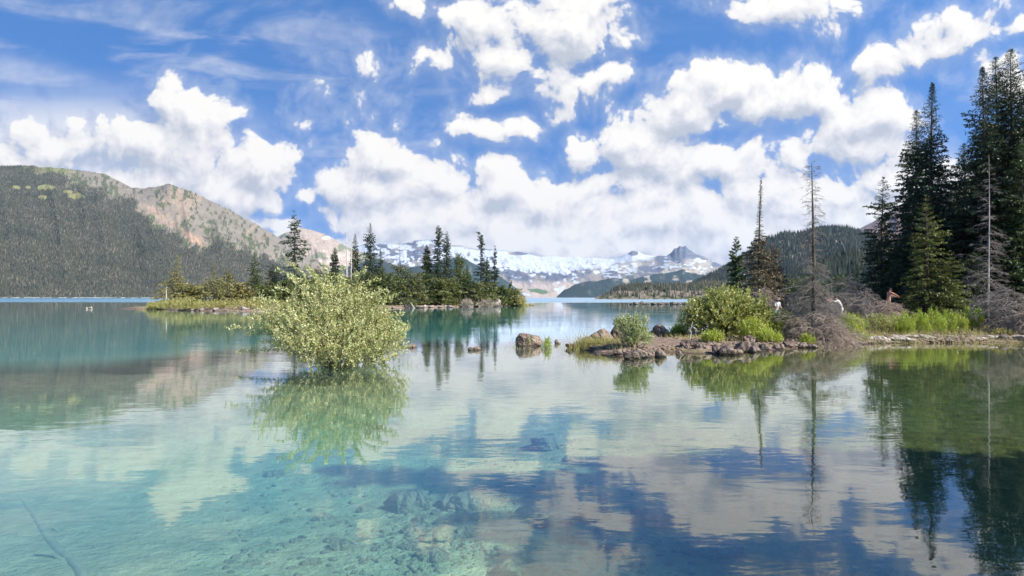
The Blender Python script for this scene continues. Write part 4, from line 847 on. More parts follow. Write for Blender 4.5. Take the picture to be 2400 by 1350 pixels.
def bush(name, pxx, py, Y, wpx, hpx, label, **kw):
    x, y, _ = W(pxx, Y); z = gz(x, y); zb = CAMZ+(HZ-py)/F*Y; z = min(z, zb+.1); w, h = mpx(wpx, Y)/2, mpx(hpx, Y)
    lob = kw.pop('lobes', [(0, 0, h*.45, w*.8, w*.7, h*.5, 1), (-w*.45, 0, h*.35, w*.5, w*.5, h*.36, .8), (w*.5, 0, h*.36, w*.5, w*.5, h*.38, .8), (-w*.1, 0, h*.72, w*.5, w*.5, h*.3, .7)])
    return shrub(name, (x, y, z), lob, label, 'bush', kw.pop('group', None), **kw)
Yb = 28.5; k = Yb/F
shrub('leafy_bush', (*W(1710, Yb)[:2], .18), [(-.1, 0, .85, 1.85, 1.4, .95, 1.5), (-1.0, 0, 1.25, 1.0, .9, .6, 1), (.75, 0, 1.15, 1.05, .9, .75, 1), (-.15, 0, 1.75, 1.1, .9, .5, .9), (-1.5, 0, .8, .75, .7, .5, .7), (1.5, 0, .75, .7, .7, .6, .7), (-.5, 0, 2.0, .6, .5, .3, .4)],
      'large round bright green leafy bush on the rocky spit', 'bush', seed=21, fol='alder', nstem=90, nshoot=2100, leaves=11, ll=.125, lw=.036, shoot=.36, upw=.45, wood_r=.012)
bush('leafy_bush', 1484, 806, 23.2, 92, 84, 'grey-green upright shrub on the low slabs of the spit', seed=22, fol='greywillow', nstem=40, nshoot=620, leaves=12, ll=.07, lw=.017, shoot=.30, upw=1.1,
     lobes=[(-.35, 0, .85, .38, .3, .3, 1), (.05, 0, .6, .45, .35, .45, 1.2), (.42, 0, 1.0, .14, .15, .22, .4), (.1, 0, 1.05, .25, .2, .22, .5), (.45, 0, .3, .3, .3, .25, .5), (-.1, 0, .3, .35, .3, .25, .6)])
bush('leafy_bush', 1591, 792, 30, 46, 27, 'small lime green shrub between the rounded rock and the large bush', seed=23, fol='fern', nstem=24, nshoot=260, leaves=12, ll=.07, lw=.014, shoot=.25, upw=1.0)
bush('leafy_bush', 1281, 813, 25.4, 26, 36, 'sprig of yellow-green leaves growing right of the lone boulder', seed=24, fol='fern', nstem=9, nshoot=60, leaves=12, ll=.07, lw=.012, shoot=.28, upw=1.3)
bush('leafy_bush', 1240, 800, 26.2, 22, 30, 'small leafy shoot sprouting from the lone boulder', seed=25, fol='greywillow', nstem=5, nshoot=14, leaves=9, ll=.07, lw=.014, shoot=.2, upw=1.2, lobes=[(-.02, -.1, .45, .08, .06, .22, 1)])
for i, (a, b, Y, w, h, fo, lab) in enumerate([(1668, 806, 25.2, 60, 26, 'fern', 'low lime green plant before the large bush'), (1765, 800, 26.2, 84, 50, 'fern', 'bright yellow-green plants at the right foot of the large bush'), (1835, 792, 28, 90, 62, 'fern', 'tall bright green plants between the large bush and the bare tree'),
        (1800, 810, 25.6, 70, 30, 'fern', 'low pale green plants along the rock edge left of the bare tree'), (1893, 812, 25.9, 40, 22, 'fern', 'small green tuft at the foot of the bare tree'), (1990, 778, 29.5, 84, 52, 'fern', 'vivid green plants right of the dead brush heap'),
        (2060, 770, 31, 90, 46, 'alder', 'mixed green plants below the bare chested person'), (2010, 800, 27.8, 60, 20, 'alder', 'low weeds on the stony edge right of the dead brush heap'), (2350, 790, 29.3, 60, 16, 'grass', 'dry low weeds under the drooping dead skirt'), (2120, 775, 31.5, 80, 40, 'alder', 'leafy plants left of the tall fireweed row')]):
    bush('green_plant', a, b, Y, w, h, lab, seed=700+i, fol=fo, nstem=24, nshoot=int(w*h*.10)+60, leaves=11, ll=.075, lw=.015, shoot=.28, upw=1.2, wood_r=.005, group='green plants on the right bank')
# tall leafy stems in a row: each tuft a plant
rng = np.random.default_rng(12)
tuf = sorted([(float(a), float(rng.uniform(750, 762)), float(rng.uniform(29.6, 32.5)), float(rng.uniform(34, 58))) for a in np.arange(2095, 2300, 12.5)])
for i, (a, b, Y, h) in enumerate(tuf):
    bush('green_plant', a, 780, Y, 26, h, 'arching bright green plant in the row under the dark stand, %s from the left' % ORD[i], seed=740+i, fol='fern', nstem=10, nshoot=75, leaves=12, ll=.10, lw=.013, shoot=.34, upw=1.5, wood_r=.005, group='row of arching plants on the right bank')
# island edge scrub
for i, (a, Y, w, h, fo) in enumerate([(366, 106, 34, 12, 'grass'), (405, 99, 64, 24, 'grass'), (445, 96.5, 64, 24, 'grass'), (515, 96, 96, 19, 'grass'), (595, 95, 100, 22, 'grass'), (675, 96.5, 90, 20, 'grass'), (1095, 131, 26, 18, 'drybrush'), (1140, 134, 44, 16, 'drybrush'), (1222, 148, 26, 24, 'grass'), (962, 121, 30, 16, 'krummholz')]):
    x, y, _ = W(a, Y); shrub('shore_scrub', (x, y, max(gz(x, y), 0)), [(0, 0, mpx(h, Y)*.4, mpx(w, Y)/2, 1.5, mpx(h, Y)*.6, 1)], '%s scrub on the island waterline, %s from the left' % ({'grass': 'yellowish', 'drybrush': 'dry brown', 'krummholz': 'green'}[fo], ORD[[0, 1, 2, 3, 4, 5, 7, 8, 9, 6][i]]), 'bush', 'scrub along the island waterline', seed=800+i, fol=fo, nstem=12, nshoot=260, leaves=9, ll=.26, lw=.045, shoot=.8, upw=.9, wood_r=.02)

# ------------------------------------------------------------------ grass and reeds (nobody could count them)
def blades(name, spots, label, matn, h=.35, w=.008, seed=0):
    rng = np.random.default_rng(seed); Q, D, L = [], [], []
    for (a, Y, sp, n, hh) in spots:
        x, y, _ = W(a, Y); px_ = x+rng.normal(0, sp, n); py_ = y+rng.normal(0, sp*.7, n); z = np.maximum(gh(px_, py_), -.35)
        Q.append(np.stack([px_, py_, z], 1)); D.append(rng.normal(0, .22, (n, 3))+[0, 0, 1]); L.append(hh*rng.uniform(.5, 1.15, n)+np.maximum(-z, 0))
    Q = np.vstack(Q); D = np.vstack(D); D /= np.linalg.norm(D, axis=1, keepdims=True); L = np.concatenate(L)
    E = Q+D*L[:, None]*.6; E2 = E+(D+np.stack([D[:, 0]*1.5, D[:, 1]*1.5, -.2+0*L], 1))*(L*.35)[:, None]
    v1, f1 = tubes(Q, E, w, w*.7); v2, f2 = tubes(E, E2, w*.7, w*.15); v, f = merge([(v1, f1), (v2, f2)])
    return prop(mesh_obj(name, v, f, matn), label, None, None, 'stuff')
blades('reeds', [(1198, 25.5, .18, 14, .35), (1212, 25.2, .12, 8, .3), (1300, 25.6, .15, 10, .28), (1372, 24.3, .35, 60, .75), (1400, 24.6, .4, 60, .5), (1000, 26, .3, 8, .3), (955, 22, .25, 14, .3), (1430, 24, .3, 26, .45), (1355, 24.6, .12, 20, 1.0), (1455, 22.6, .2, 16, .35), (940, 19, .4, 30, .3)], 'thin reeds standing in the shallows near the boulder and slabs', M['grass'], w=.006, seed=3)
blades('grass', [(1368, 24.6, .28, 260, .42), (1392, 24.6, .3, 160, .30), (1425, 24.4, .3, 120, .3), (1455, 23.6, .3, 80, .25), (1550, 29.5, .5, 160, .3), (1620, 26.6, .6, 180, .22), (1700, 26.4, .9, 300, .25), (1880, 26.6, .8, 260, .28), (2000, 28.3, 1.0, 420, .3), (2080, 29, 1.2, 500, .3), (2180, 29.6, 1.4, 600, .3), (2290, 29.6, 1.4, 600, .25), (2380, 29.3, 1.2, 500, .25),
                 (1960, 33, 1.8, 500, .4), (2050, 36, 2.5, 700, .4), (1850, 34, 2, 500, .4), (2200, 34, 3, 700, .45), (1760, 33, 2, 400, .35), (2350, 34, 3, 700, .4), (1560, 34, .8, 80, .25)], 'yellow-green grass and weeds over the right bank', M['grass'], w=.007, seed=4)
blades('shore_grass', [(1860, 139, 2.5, 500, 1.2), (1900, 137, 2.5, 500, 1.2), (1940, 135, 2.5, 400, 1.0), (1820, 145, 2.5, 400, 1.2), (360, 107, .8, 160, .9), (380, 106.5, 1, 200, 1.0), (1232, 152, .8, 120, .7)], 'tawny grass on the far edge of the channel and island tip', M['grass'], w=.03, seed=5)

# ------------------------------------------------------------------ rocks
def wrock(pxx, py, wpx, hpx, label, depth=1.0, sink=.35, m='rock', seed=0, group=None, sub=4, name='rock', cat='rock', **kw):
    """rock whose waterline / foot shows at (pxx, py)"""
    Y = Ywl(py); sx = mpx(wpx, Y)/2; hz = mpx(hpx, Y); tot = hz/(1-sink)
    x = (pxx-CX)/F*Y; y = Y+sx*depth*.8; g = max(gz(x, y), 0) if kw.pop('on_land', True) else 0
    return rock(name, (x, y, tot/2-tot*sink+min(g, .25)*.6), sx*1.08, sx*depth, tot/2, label, cat, group, seed, m, rz=kw.pop('rz', None) if depth != 1 else None, sub=sub, **kw)
wrock(1241, 812, 62, 35, 'lone rounded boulder in open water left of the spit', .85, .3, 'rock', 5, sub=5, name='boulder', cat='boulder', rz=.2, rough=.25)
wrock(1307, 806, 14, 11, 'little pale stone in the water right of the lone boulder', .8, .35, 'palerock', 6, rz=0)
wrock(967, 815, 20, 9, 'larger of the flat stones breaking the water right of the willow bush', .7, .4, 'rock', 7, rz=0)
wrock(955, 816, 10, 4, 'tiny stone barely showing next to the willow bush', .7, .4, 'rock', 8, rz=0)
wrock(1024, 824, 9, 5, 'tiny round stone in the water left of the flat double stone', .8, .4, 'darkrock', 9, rz=0)
wrock(990, 827, 6, 3, 'speck of stone left of the tiny round stone', .8, .4, 'darkrock', 10, rz=0)
wrock(1103, 822, 16, 8, 'left hump of the flat double stone in the open shallows', .7, .35, 'darkrock', 11, rz=0)
wrock(1118, 821, 24, 9, 'long flat hump of the double stone in the open shallows', .5, .35, 'rock', 12, rz=0)
wrock(1336, 827, 9, 4, 'small dark stone awash left of the slabs', .8, .4, 'darkrock', 13, rz=0)
wrock(1402, 832, 14, 4, 'flat grey stone awash before the slabs', .6, .4, 'rock', 14, rz=.2)
spit = [(1340, 817, 30, 12, .5, 'rock', 'low brown slab at the left tip of the spit'), (1365, 818, 26, 9, .6, 'rock', 'flat brown slab under the reeds'), (1408, 805, 60, 34, .6, 'rock', 'broad blocky boulder behind the reeds on the spit'), (1380, 812, 30, 22, .8, 'rock', 'sloping mossy boulder left of the blocky one'),
        (1452, 802, 42, 46, .8, 'darkrock', 'dark upright boulder behind the grey-green shrub'), (1432, 824, 44, 10, .5, 'rock', 'wet flat slab before the grey-green shrub'), (1462, 834, 44, 14, .6, 'rock', 'tilted slab in the water before the shrub'), (1486, 842, 54, 20, .6, 'darkrock', 'dark jagged rock poking from the water, foremost of the spit'),
        (1521, 838, 32, 16, .8, 'rock', 'smooth pinkish rock right of the dark jagged one'), (1550, 838, 28, 22, .9, 'rock', 'round pinkish rock at the end of the foremost group'), (1508, 836, 16, 10, .8, 'darkrock', 'small dark rock wedged in the foremost group'), (1552, 800, 50, 34, .9, 'rock', 'rounded boulder with brown growth right of the grey-green shrub'),
        (1532, 806, 24, 14, .8, 'rock', 'small boulder leaning on the rounded one'), (1500, 812, 34, 12, .6, 'darkrock', 'dark slab under the grey-green shrub'), (1400, 822, 40, 8, .5, 'rock', 'thin muddy slab between the reeds and the shrub')]
for i, (a, b, w, h, d, m_, lab) in enumerate(spit): wrock(a, b, w, h, lab, d, .25, m_, 30+i, 'rocks of the spit', sub=5 if w > 40 else 4, rz=(i*1.3) % .6-.3, rough=.45)
edge = [(1594, 832, 14, 14, .9), (1612, 824, 44, 26, .7), (1640, 826, 26, 22, .9), (1658, 826, 24, 14, .9), (1680, 830, 24, 28, .9), (1704, 832, 44, 26, .8), (1726, 832, 34, 24, .8), (1745, 826, 50, 30, .8), (1770, 826, 40, 26, .8), (1762, 815, 40, 26, .8), (1795, 822, 30, 20, .9), (1806, 815, 44, 24, .7), (1830, 820, 30, 22, .8), (1848, 818, 26, 18, .9), (1862, 812, 44, 20, .6), (1885, 816, 26, 16, .9), (1790, 808, 26, 16, .8), (1725, 812, 30, 18, .8), (1690, 816, 30, 16, .8), (1905, 816, 26, 12, .8)]
ed = sorted(range(len(edge)), key=lambda i: edge[i][0])
for r_, i in enumerate(ed):
    a, b, w, h, d = edge[i]; wrock(a, b, w, h*.85, '%s angular rock at the foot of the large bush, %s from the left' % ('big' if w > 36 else 'small', ORD[r_]), d, .3, 'darkrock' if i % 3 else 'rock', 60+i, 'rocks edging the spit', sub=4, rough=.55, facets=9, rz=(i*.9) % .8-.4)
rng = np.random.default_rng(77)
for i in range(28):                                                    # ledges of the right bank
    a = 1930+i*17.5+rng.uniform(-5, 5); b = np.interp(a, [1900, 1960, 2040, 2120, 2250, 2400], [813, 809, 806, 803.5, 802.5, 801.5])+rng.uniform(-3.5, .8); w = rng.uniform(26, 62)
    wrock(a, b, w, rng.uniform(7, 14)+(4 if i % 5 == 0 else 0), '%s ledge rock under the right bank, %s from the left' % ('long flat' if w > 44 else 'short dark', ORD[i]), rng.uniform(.5, .8), .3, 'palerock' if w > 44 else 'darkrock', 90+i, 'ledge rocks under the right bank', rough=.4, facets=8, rz=rng.uniform(-.25, .25))
for i, (a, b, w, h, lab) in enumerate([(2015, 772, 18, 12, 'pale stone among the vivid plants'), (2040, 757, 22, 10, 'flat pale stone left of the plant row'), (2065, 770, 26, 12, 'pale slab below the plant row'), (2000, 752, 14, 9, 'small white stone by the legs of the white shirted person'), (1920, 742, 40, 10, 'flat grey stone behind the bare tree'), (1940, 738, 22, 8, 'small grey stone behind the bare tree'), (2140, 724, 12, 10, 'white stone left of the sunlit young conifer'), (2090, 762, 20, 16, 'dark stone amid the plant row'), (2180, 772, 24, 16, 'dark hollow stone under the plant row'), (1650, 812, 20, 8, 'pale pebble slab before the large bush')]):
    Y = 30+(800-b)*.22; x, y, _ = W(a, Y); rock('rock', (x, y, gz(x, y)+mpx(h, Y)*.3+(.1 if b > 760 else .25)), mpx(w, Y)/2, mpx(w, Y)*.35, mpx(h, Y)*.6, lab, 'rock', 'stones on the right bank', 140+i, 'darkrock' if 'dark' in lab else 'palerock', rz=.2)
isr = [(955, 722, 12, 10), (985, 722, 22, 5), (1010, 721, 14, 5), (1032, 721, 16, 4), (1055, 720.5, 18, 5), (1080, 720, 14, 6), (1100, 719.5, 12, 5), (1118, 719, 16, 6), (1136, 718.5, 12, 5), (1144, 718, 16, 8), (1166, 718, 24, 17), (1184, 717.5, 14, 6), (1198, 717.2, 16, 6), (1214, 717, 14, 6), (1230, 716.6, 18, 5), (1246, 716, 14, 3), (905, 723, 12, 6), (470, 729, 10, 5), (505, 729, 14, 6), (570, 729.5, 18, 9), (525, 729.5, 10, 4), (450, 728.5, 9, 4)]
isr.sort()
for i, (a, b, w, h) in enumerate(isr):
    wrock(a, b, w, h, '%s on the island waterline, %s from the left' % ('large reddish boulder' if w > 22 and h > 10 else ('low pinkish rock' if i % 2 else 'flat pale rock'), ORD[i]), .8, .2, 'palerock' if i % 2 == 0 else 'rock', 180+i, 'rocks on the island waterline', rough=.35)
for i, (a, w, h) in enumerate([(1481, 14, 5), (1490, 14, 7), (1506, 16, 8), (1519, 12, 5), (1532, 18, 6), (1548, 14, 5), (1553, 16, 9), (1566, 16, 4), (1578, 16, 7), (1592, 14, 5), (1606, 14, 6)]):
    wrock(a, 713.9, w, h, 'dark rock in the row breaking the far water, %s from the left' % ORD[i], .8, .3, 'darkrock', 210+i, 'row of rocks breaking the far water', on_land=False)
wrock(202, 724, 5, 5, 'pale left end of the two lobed stone alone on the left water', .9, .4, 'palerock', 230, 'stones alone on the left water', on_land=False)
wrock(213, 724, 7, 6, 'pale right end of the two lobed stone alone on the left water', .9, .4, 'palerock', 231, 'stones alone on the left water', on_land=False)
wrock(207, 723.6, 9, 4, 'reddish middle of the two lobed stone alone on the left water', .9, .4, 'rock', 232, 'stones alone on the left water', on_land=False)
for i, (a, b, w, h) in enumerate([(1855, 719.5, 12, 5), (1885, 720.5, 14, 6), (1905, 721, 16, 8), (1925, 721.5, 18, 9), (1945, 722, 14, 7)]):
    wrock(a, b, w, h, 'rock on the far edge of the channel, %s from the left' % ORD[i], .8, .2, 'rock', 240+i, 'rocks across the channel')
# stones on the bed, seen through the clear water
sub_ = [(962, 1190, 60, 34, 'largest sunken rock, cracked and oval'), (1066, 1183, 32, 34, 'wedge shaped sunken rock right of the largest one'), (1110, 1190, 44, 26, 'shaded sunken rock at the upper right of the cluster'), (1074, 1216, 26, 18, 'faceted sunken rock below the wedge shaped one'), (1122, 1216, 22, 16, 'square sunken rock at the right of the cluster'), (990, 1220, 19, 17, 'round sunken rock touching the largest one'),
        (1040, 1226, 17, 13, 'small bright sunken stone in the middle of the cluster'), (1020, 1204, 12, 9, 'sunken pebble between the largest rock and the wedge'), (968, 1243, 24, 13, 'flat sunken stone under the round one'), (1030, 1262, 40, 32, 'second largest sunken rock, in the heart of the cluster'), (1097, 1248, 26, 22, 'blocky sunken rock right of the heart rock'), (1068, 1262, 13, 14, 'narrow sunken stone beside the heart rock'),
        (1012, 1308, 34, 28, 'hollow edged sunken rock at the bottom of the cluster'), (968, 1286, 20, 11, 'thin sunken stone left of the bottom rock'), (1126, 1278, 14, 8, 'lone sunken pebble right of the cluster'), (1212, 1345, 62, 34, 'broad pale sunken rock at the bottom centre edge'), (1290, 1048, 56, 30, 'big sunken rock far out in the turquoise'), (1338, 1078, 18, 14, 'sunken stone touching the big one in the turquoise'),
        (1238, 1207, 32, 14, 'dim sunken rock in the dark water right of the cluster'), (1395, 1215, 46, 22, 'dim rounded sunken rock in the dark water'), (1265, 1232, 26, 12, 'dim small sunken rock below the other dim one'), (802, 1286, 30, 13, 'pale sunken stone left of the cluster'), (728, 1322, 24, 9, 'low sunken stone near the lower left sand'), (862, 1196, 24, 9, 'sunken stone left of the largest one'),
        (880, 1288, 14, 9, 'small sunken stone between the pale one and the cluster'), (780, 1270, 20, 8, 'slim sunken stone above the pale one'), (1545, 1225, 60, 26, 'wide sunken rock in the deep blue shade'), (1660, 1290, 70, 28, 'large sunken rock low in the deep blue shade'), (760, 1218, 26, 7, 'faint sunken stone on the turquoise sand'), (690, 1272, 16, 6, 'faint sunken pebble on the turquoise sand'),
        (640, 1115, 24, 7, 'faint sunken stone far left in the turquoise'), (1420, 1310, 50, 18, 'sunken rock near the bottom edge in brown shade')]
for i, (a, b, rx, ry, lab) in enumerate(sub_):
    z0 = -.42
    for _ in range(4):
        Y = (CAMZ-z0)*F/(b-HZ); x = (a-CX)/F*Y; z0 = gz(x, Y)
    r = rx/F*Y*1.15*(1.12 if 900 < a < 1160 else 1); hh = r*.5
    rock('submerged_rock', (x, Y, z0+hh*.2), r, min(ry/F*Y*1.55, r*1.15), min(hh, .26), lab, 'rock', 'sunken rocks on the lake bed', 260+i, 'bedrock', rz=((i*1.7) % .8)-.4, sub=5, rough=.3, facets=6)
# water-logged trunk on the bed
def onbed(a, b, z0=-.5):
    for _ in range(4): Y = (CAMZ-z0)*F/(b-HZ); x = (a-CX)/F*Y; z0 = gz(x, Y)
    return np.array([x, Y, z0-.02])
P_ = np.array([onbed(40+195*t, 1160+250*t) for t in np.linspace(0, 1, 14)]); P_[:, 2] -= .005; rng = np.random.default_rng(3)
lg = prop(empty('sunken_log', tuple(P_[0])), 'sunken log slanting over the bed at the lower left', 'log')
v, f = path_tube(P_-P_[0]+np.stack([.03*np.sin(np.arange(14)*.9), 0*P_[:, 0], 0*P_[:, 0]], 1), np.linspace(.035, .06, 14), 10, .14, rng); mesh_obj('trunk', v, f, M['siltwood'], lg, True)
for i, (a_, dx, dy) in enumerate([(4, .35, -.2), (8, -.4, .12)]):
    p = P_[a_]-P_[0]; q = p+np.array([dx, dy, .03]); v, f = path_tube([p, (p+q)/2+[0, .03, .02], q], [.022, .016, .007], 6, .1, rng); mesh_obj('broken_branch', v, f, M['siltwood'], lg, True)
# leaning drift log on the island and bare twig on the spit
x, y, _ = W(962, 120); v, f = path_tube([[0, 0, -.3], [-.35, 0, .4], [-.7, .2, .9]], [.28, .2, .1], 8, .1, rng); prop(mesh_obj('drift_log', v, f, M['deadwood'], None, True, loc=(x+.8, y-.8, .1)), 'pale stump of driftwood leaning at the island edge beside the willow top', 'log')
x, y, _ = W(1618, 25.2); rt = prop(empty('bare_sapling', (x, y, .1)), 'crooked bleached twig standing among rocks left of the large bush', 'twig')
v, f = path_tube([[0, 0, -.1], [-.02, 0, .25], [.03, 0, .5], [.0, 0, .62], [.1, 0, .95]], [.022, .018, .014, .012, .005], 6); mesh_obj('stem', v, f, M['palewood'], rt, True)
v, f = merge([tubes([[.02, 0, .42]], [[.16, 0, .33]], .01, .004), tubes([[.16, 0, .33]], [[.34, .05, .1]], .007, .003), tubes([[0, 0, .1]], [[.3, -.05, .3]], .009, .003), tubes([[0, 0, .2]], [[-.2, .03, .02]], .008, .003), tubes([[.03, 0, .55]], [[-.06, 0, .75]], .007, .002)]); mesh_obj('branches', v, f, M['palewood'], rt)

# ------------------------------------------------------------------ pebbles and broken stone (too many to count)
def pebbles(name, spots, label, matn, seed):
    rng = np.random.default_rng(seed); V0, F0 = ico(2); VV, FF, o = [], [], 0
    for (a0, b0, a1, b1, n, s0, s1) in spots:
        t = rng.uniform(0, 1, n); a = a0+(a1-a0)*t; b = b0+(b1-b0)*t+rng.normal(0, 1.4, n); Y = Ywl(b); x = (a-CX)/F*Y; z = gh(x, Y)
        for i in range(n):
            sz = rng.uniform(s0, s1)*rng.uniform(.5, 1); V = V0*(1+.25*vnoise(V0[:, 0]*1.6+i, V0[:, 1]*1.6, V0[:, 2]*1.6, seed))[:, None]; c = rng.normal(0, 1, 3); c /= np.linalg.norm(c); h = V@c; V = V-np.outer(np.maximum(h-.55, 0)*.9, c)
            an = rng.uniform(0, 6.28); V = V*[sz, sz*.7, sz*rng.uniform(.3, .6)]; V = np.stack([V[:, 0]*cos(an)-V[:, 1]*sin(an), V[:, 0]*sin(an)+V[:, 1]*cos(an), V[:, 2]], 1)+[x[i], Y[i], z[i]+sz*.1]
            VV.append(V); FF.append(F0+o); o += len(V)
    return prop(mesh_obj(name, np.vstack(VV), np.vstack(FF), matn), label, None, None, 'stuff')
pebbles('pebbles', [(1345, 815, 1480, 826, 130, .05, .14), (1480, 830, 1600, 822, 130, .04, .14), (1560, 808, 1640, 812, 60, .04, .1), (1600, 822, 1900, 812, 330, .05, .2), (1620, 812, 1880, 804, 170, .05, .16), (1900, 810, 2100, 803, 260, .05, .2), (2100, 802, 2400, 799, 380, .05, .22), (2050, 797, 2400, 794, 220, .05, .18), (1400, 836, 1520, 842, 50, .04, .1)], 'small broken stones strewn along the right bank waterline', M['rock'], 8)
pebbles('shore_stones', [(400, 729, 960, 722.5, 120, .2, .5), (960, 722, 1248, 716, 170, .15, .55), (1240, 716, 1252, 715.6, 14, .15, .4)], 'small pale stones along the island waterline', M['palerock'], 9)

def bedstones(label, seed, n):
    rng = np.random.default_rng(seed); V0, F0 = ico(2); VV, FF, o = [], [], 0
    a = np.concatenate([rng.normal(1030, 110, n//3), rng.uniform(520, 1700, n-n//3)]); b = np.concatenate([rng.normal(1255, 55, n//3), rng.uniform(1010, 1400, n-n//3)]); Y = (CAMZ+.45)*F/(b-HZ); x = (a-CX)/F*Y; z = gh(x, Y)
    for i in range(n):
        sz = rng.uniform(.012, .05)*(1.6 if rng.uniform() > .9 else 1); V = V0*(1+.3*vnoise(V0[:, 0]*1.6+i, V0[:, 1]*1.6, V0[:, 2]*1.6, seed))[:, None]; an = rng.uniform(0, 6.28)
        V = V*[sz, sz*.7, sz*.45]; V = np.stack([V[:, 0]*cos(an)-V[:, 1]*sin(an), V[:, 0]*sin(an)+V[:, 1]*cos(an), V[:, 2]], 1)+[x[i], Y[i], z[i]]; VV.append(V); FF.append(F0+o); o += len(V)
    prop(mesh_obj('bed_gravel', np.vstack(VV), np.vstack(FF), M['bedrock']), label, None, None, 'stuff')
bedstones('small silted stones scattered over the clear shallow bed', 15, 1100)

# ------------------------------------------------------------------ people
def plain(name, col, rough=.7, sc=30, var=.12):
    m, N = mat(name); tc = N.new('ShaderNodeTexCoord'); n = N.noise(tc.outputs['Object'], sc, 3, .6)
    c = N.mix(N.m('MULTIPLY', n, var*2), (*col,), tuple(q*.7 for q in col)); finish(N, bsdf(N, c, rough, .25, bump(N, n, .004))); return m
M['skin'] = plain('skin', (.56, .34, .24), .55, 12); M['tanned'] = plain('tanned_skin', (.46, .21, .13), .5, 12)
M['white'] = plain('white_cotton', (.62, .62, .62)); M['paleblue'] = plain('pale_trousers', (.72, .76, .82)); M['dark'] = plain('dark_cloth', (.05, .04, .045)); M['hair'] = plain('dark_hair', (.03, .02, .015)); M['khaki'] = plain('khaki_hat', (.34, .29, .22)); M['eye'] = plain('eye', (.03, .02, .02)); M['bone'] = plain('light_shirt', (.52, .49, .43))
def skin_obj(name, nodes, edges, m, parent, root=0, sub=2):
    """one continuous surface grown round a jointed skeleton: nodes = [(x,y,z,rx[,ry])]"""
    me = bpy.data.meshes.new(name); me.from_pydata([n[:3] for n in nodes], edges, []); o = bpy.data.objects.new(name, me); scene.collection.objects.link(o)
    sk = o.modifiers.new('skin', 'SKIN'); sk.use_smooth_shade = True
    for i, n in enumerate(nodes):
        v = me.skin_vertices[0].data[i]; v.radius = (n[3], n[4] if len(n) > 4 else n[3]); v.use_root = (i == root)
    ss = o.modifiers.new('sub', 'SUBSURF'); ss.levels = sub; ss.render_levels = sub
    dg = bpy.context.evaluated_depsgraph_get(); ev = o.evaluated_get(dg); m2 = bpy.data.meshes.new_from_object(ev)
    o.modifiers.clear(); o.data = m2; m2.materials.clear(); m2.materials.append(m)
    for p in m2.polygons: p.use_smooth = True
    o.name = name; o.parent = parent; return o
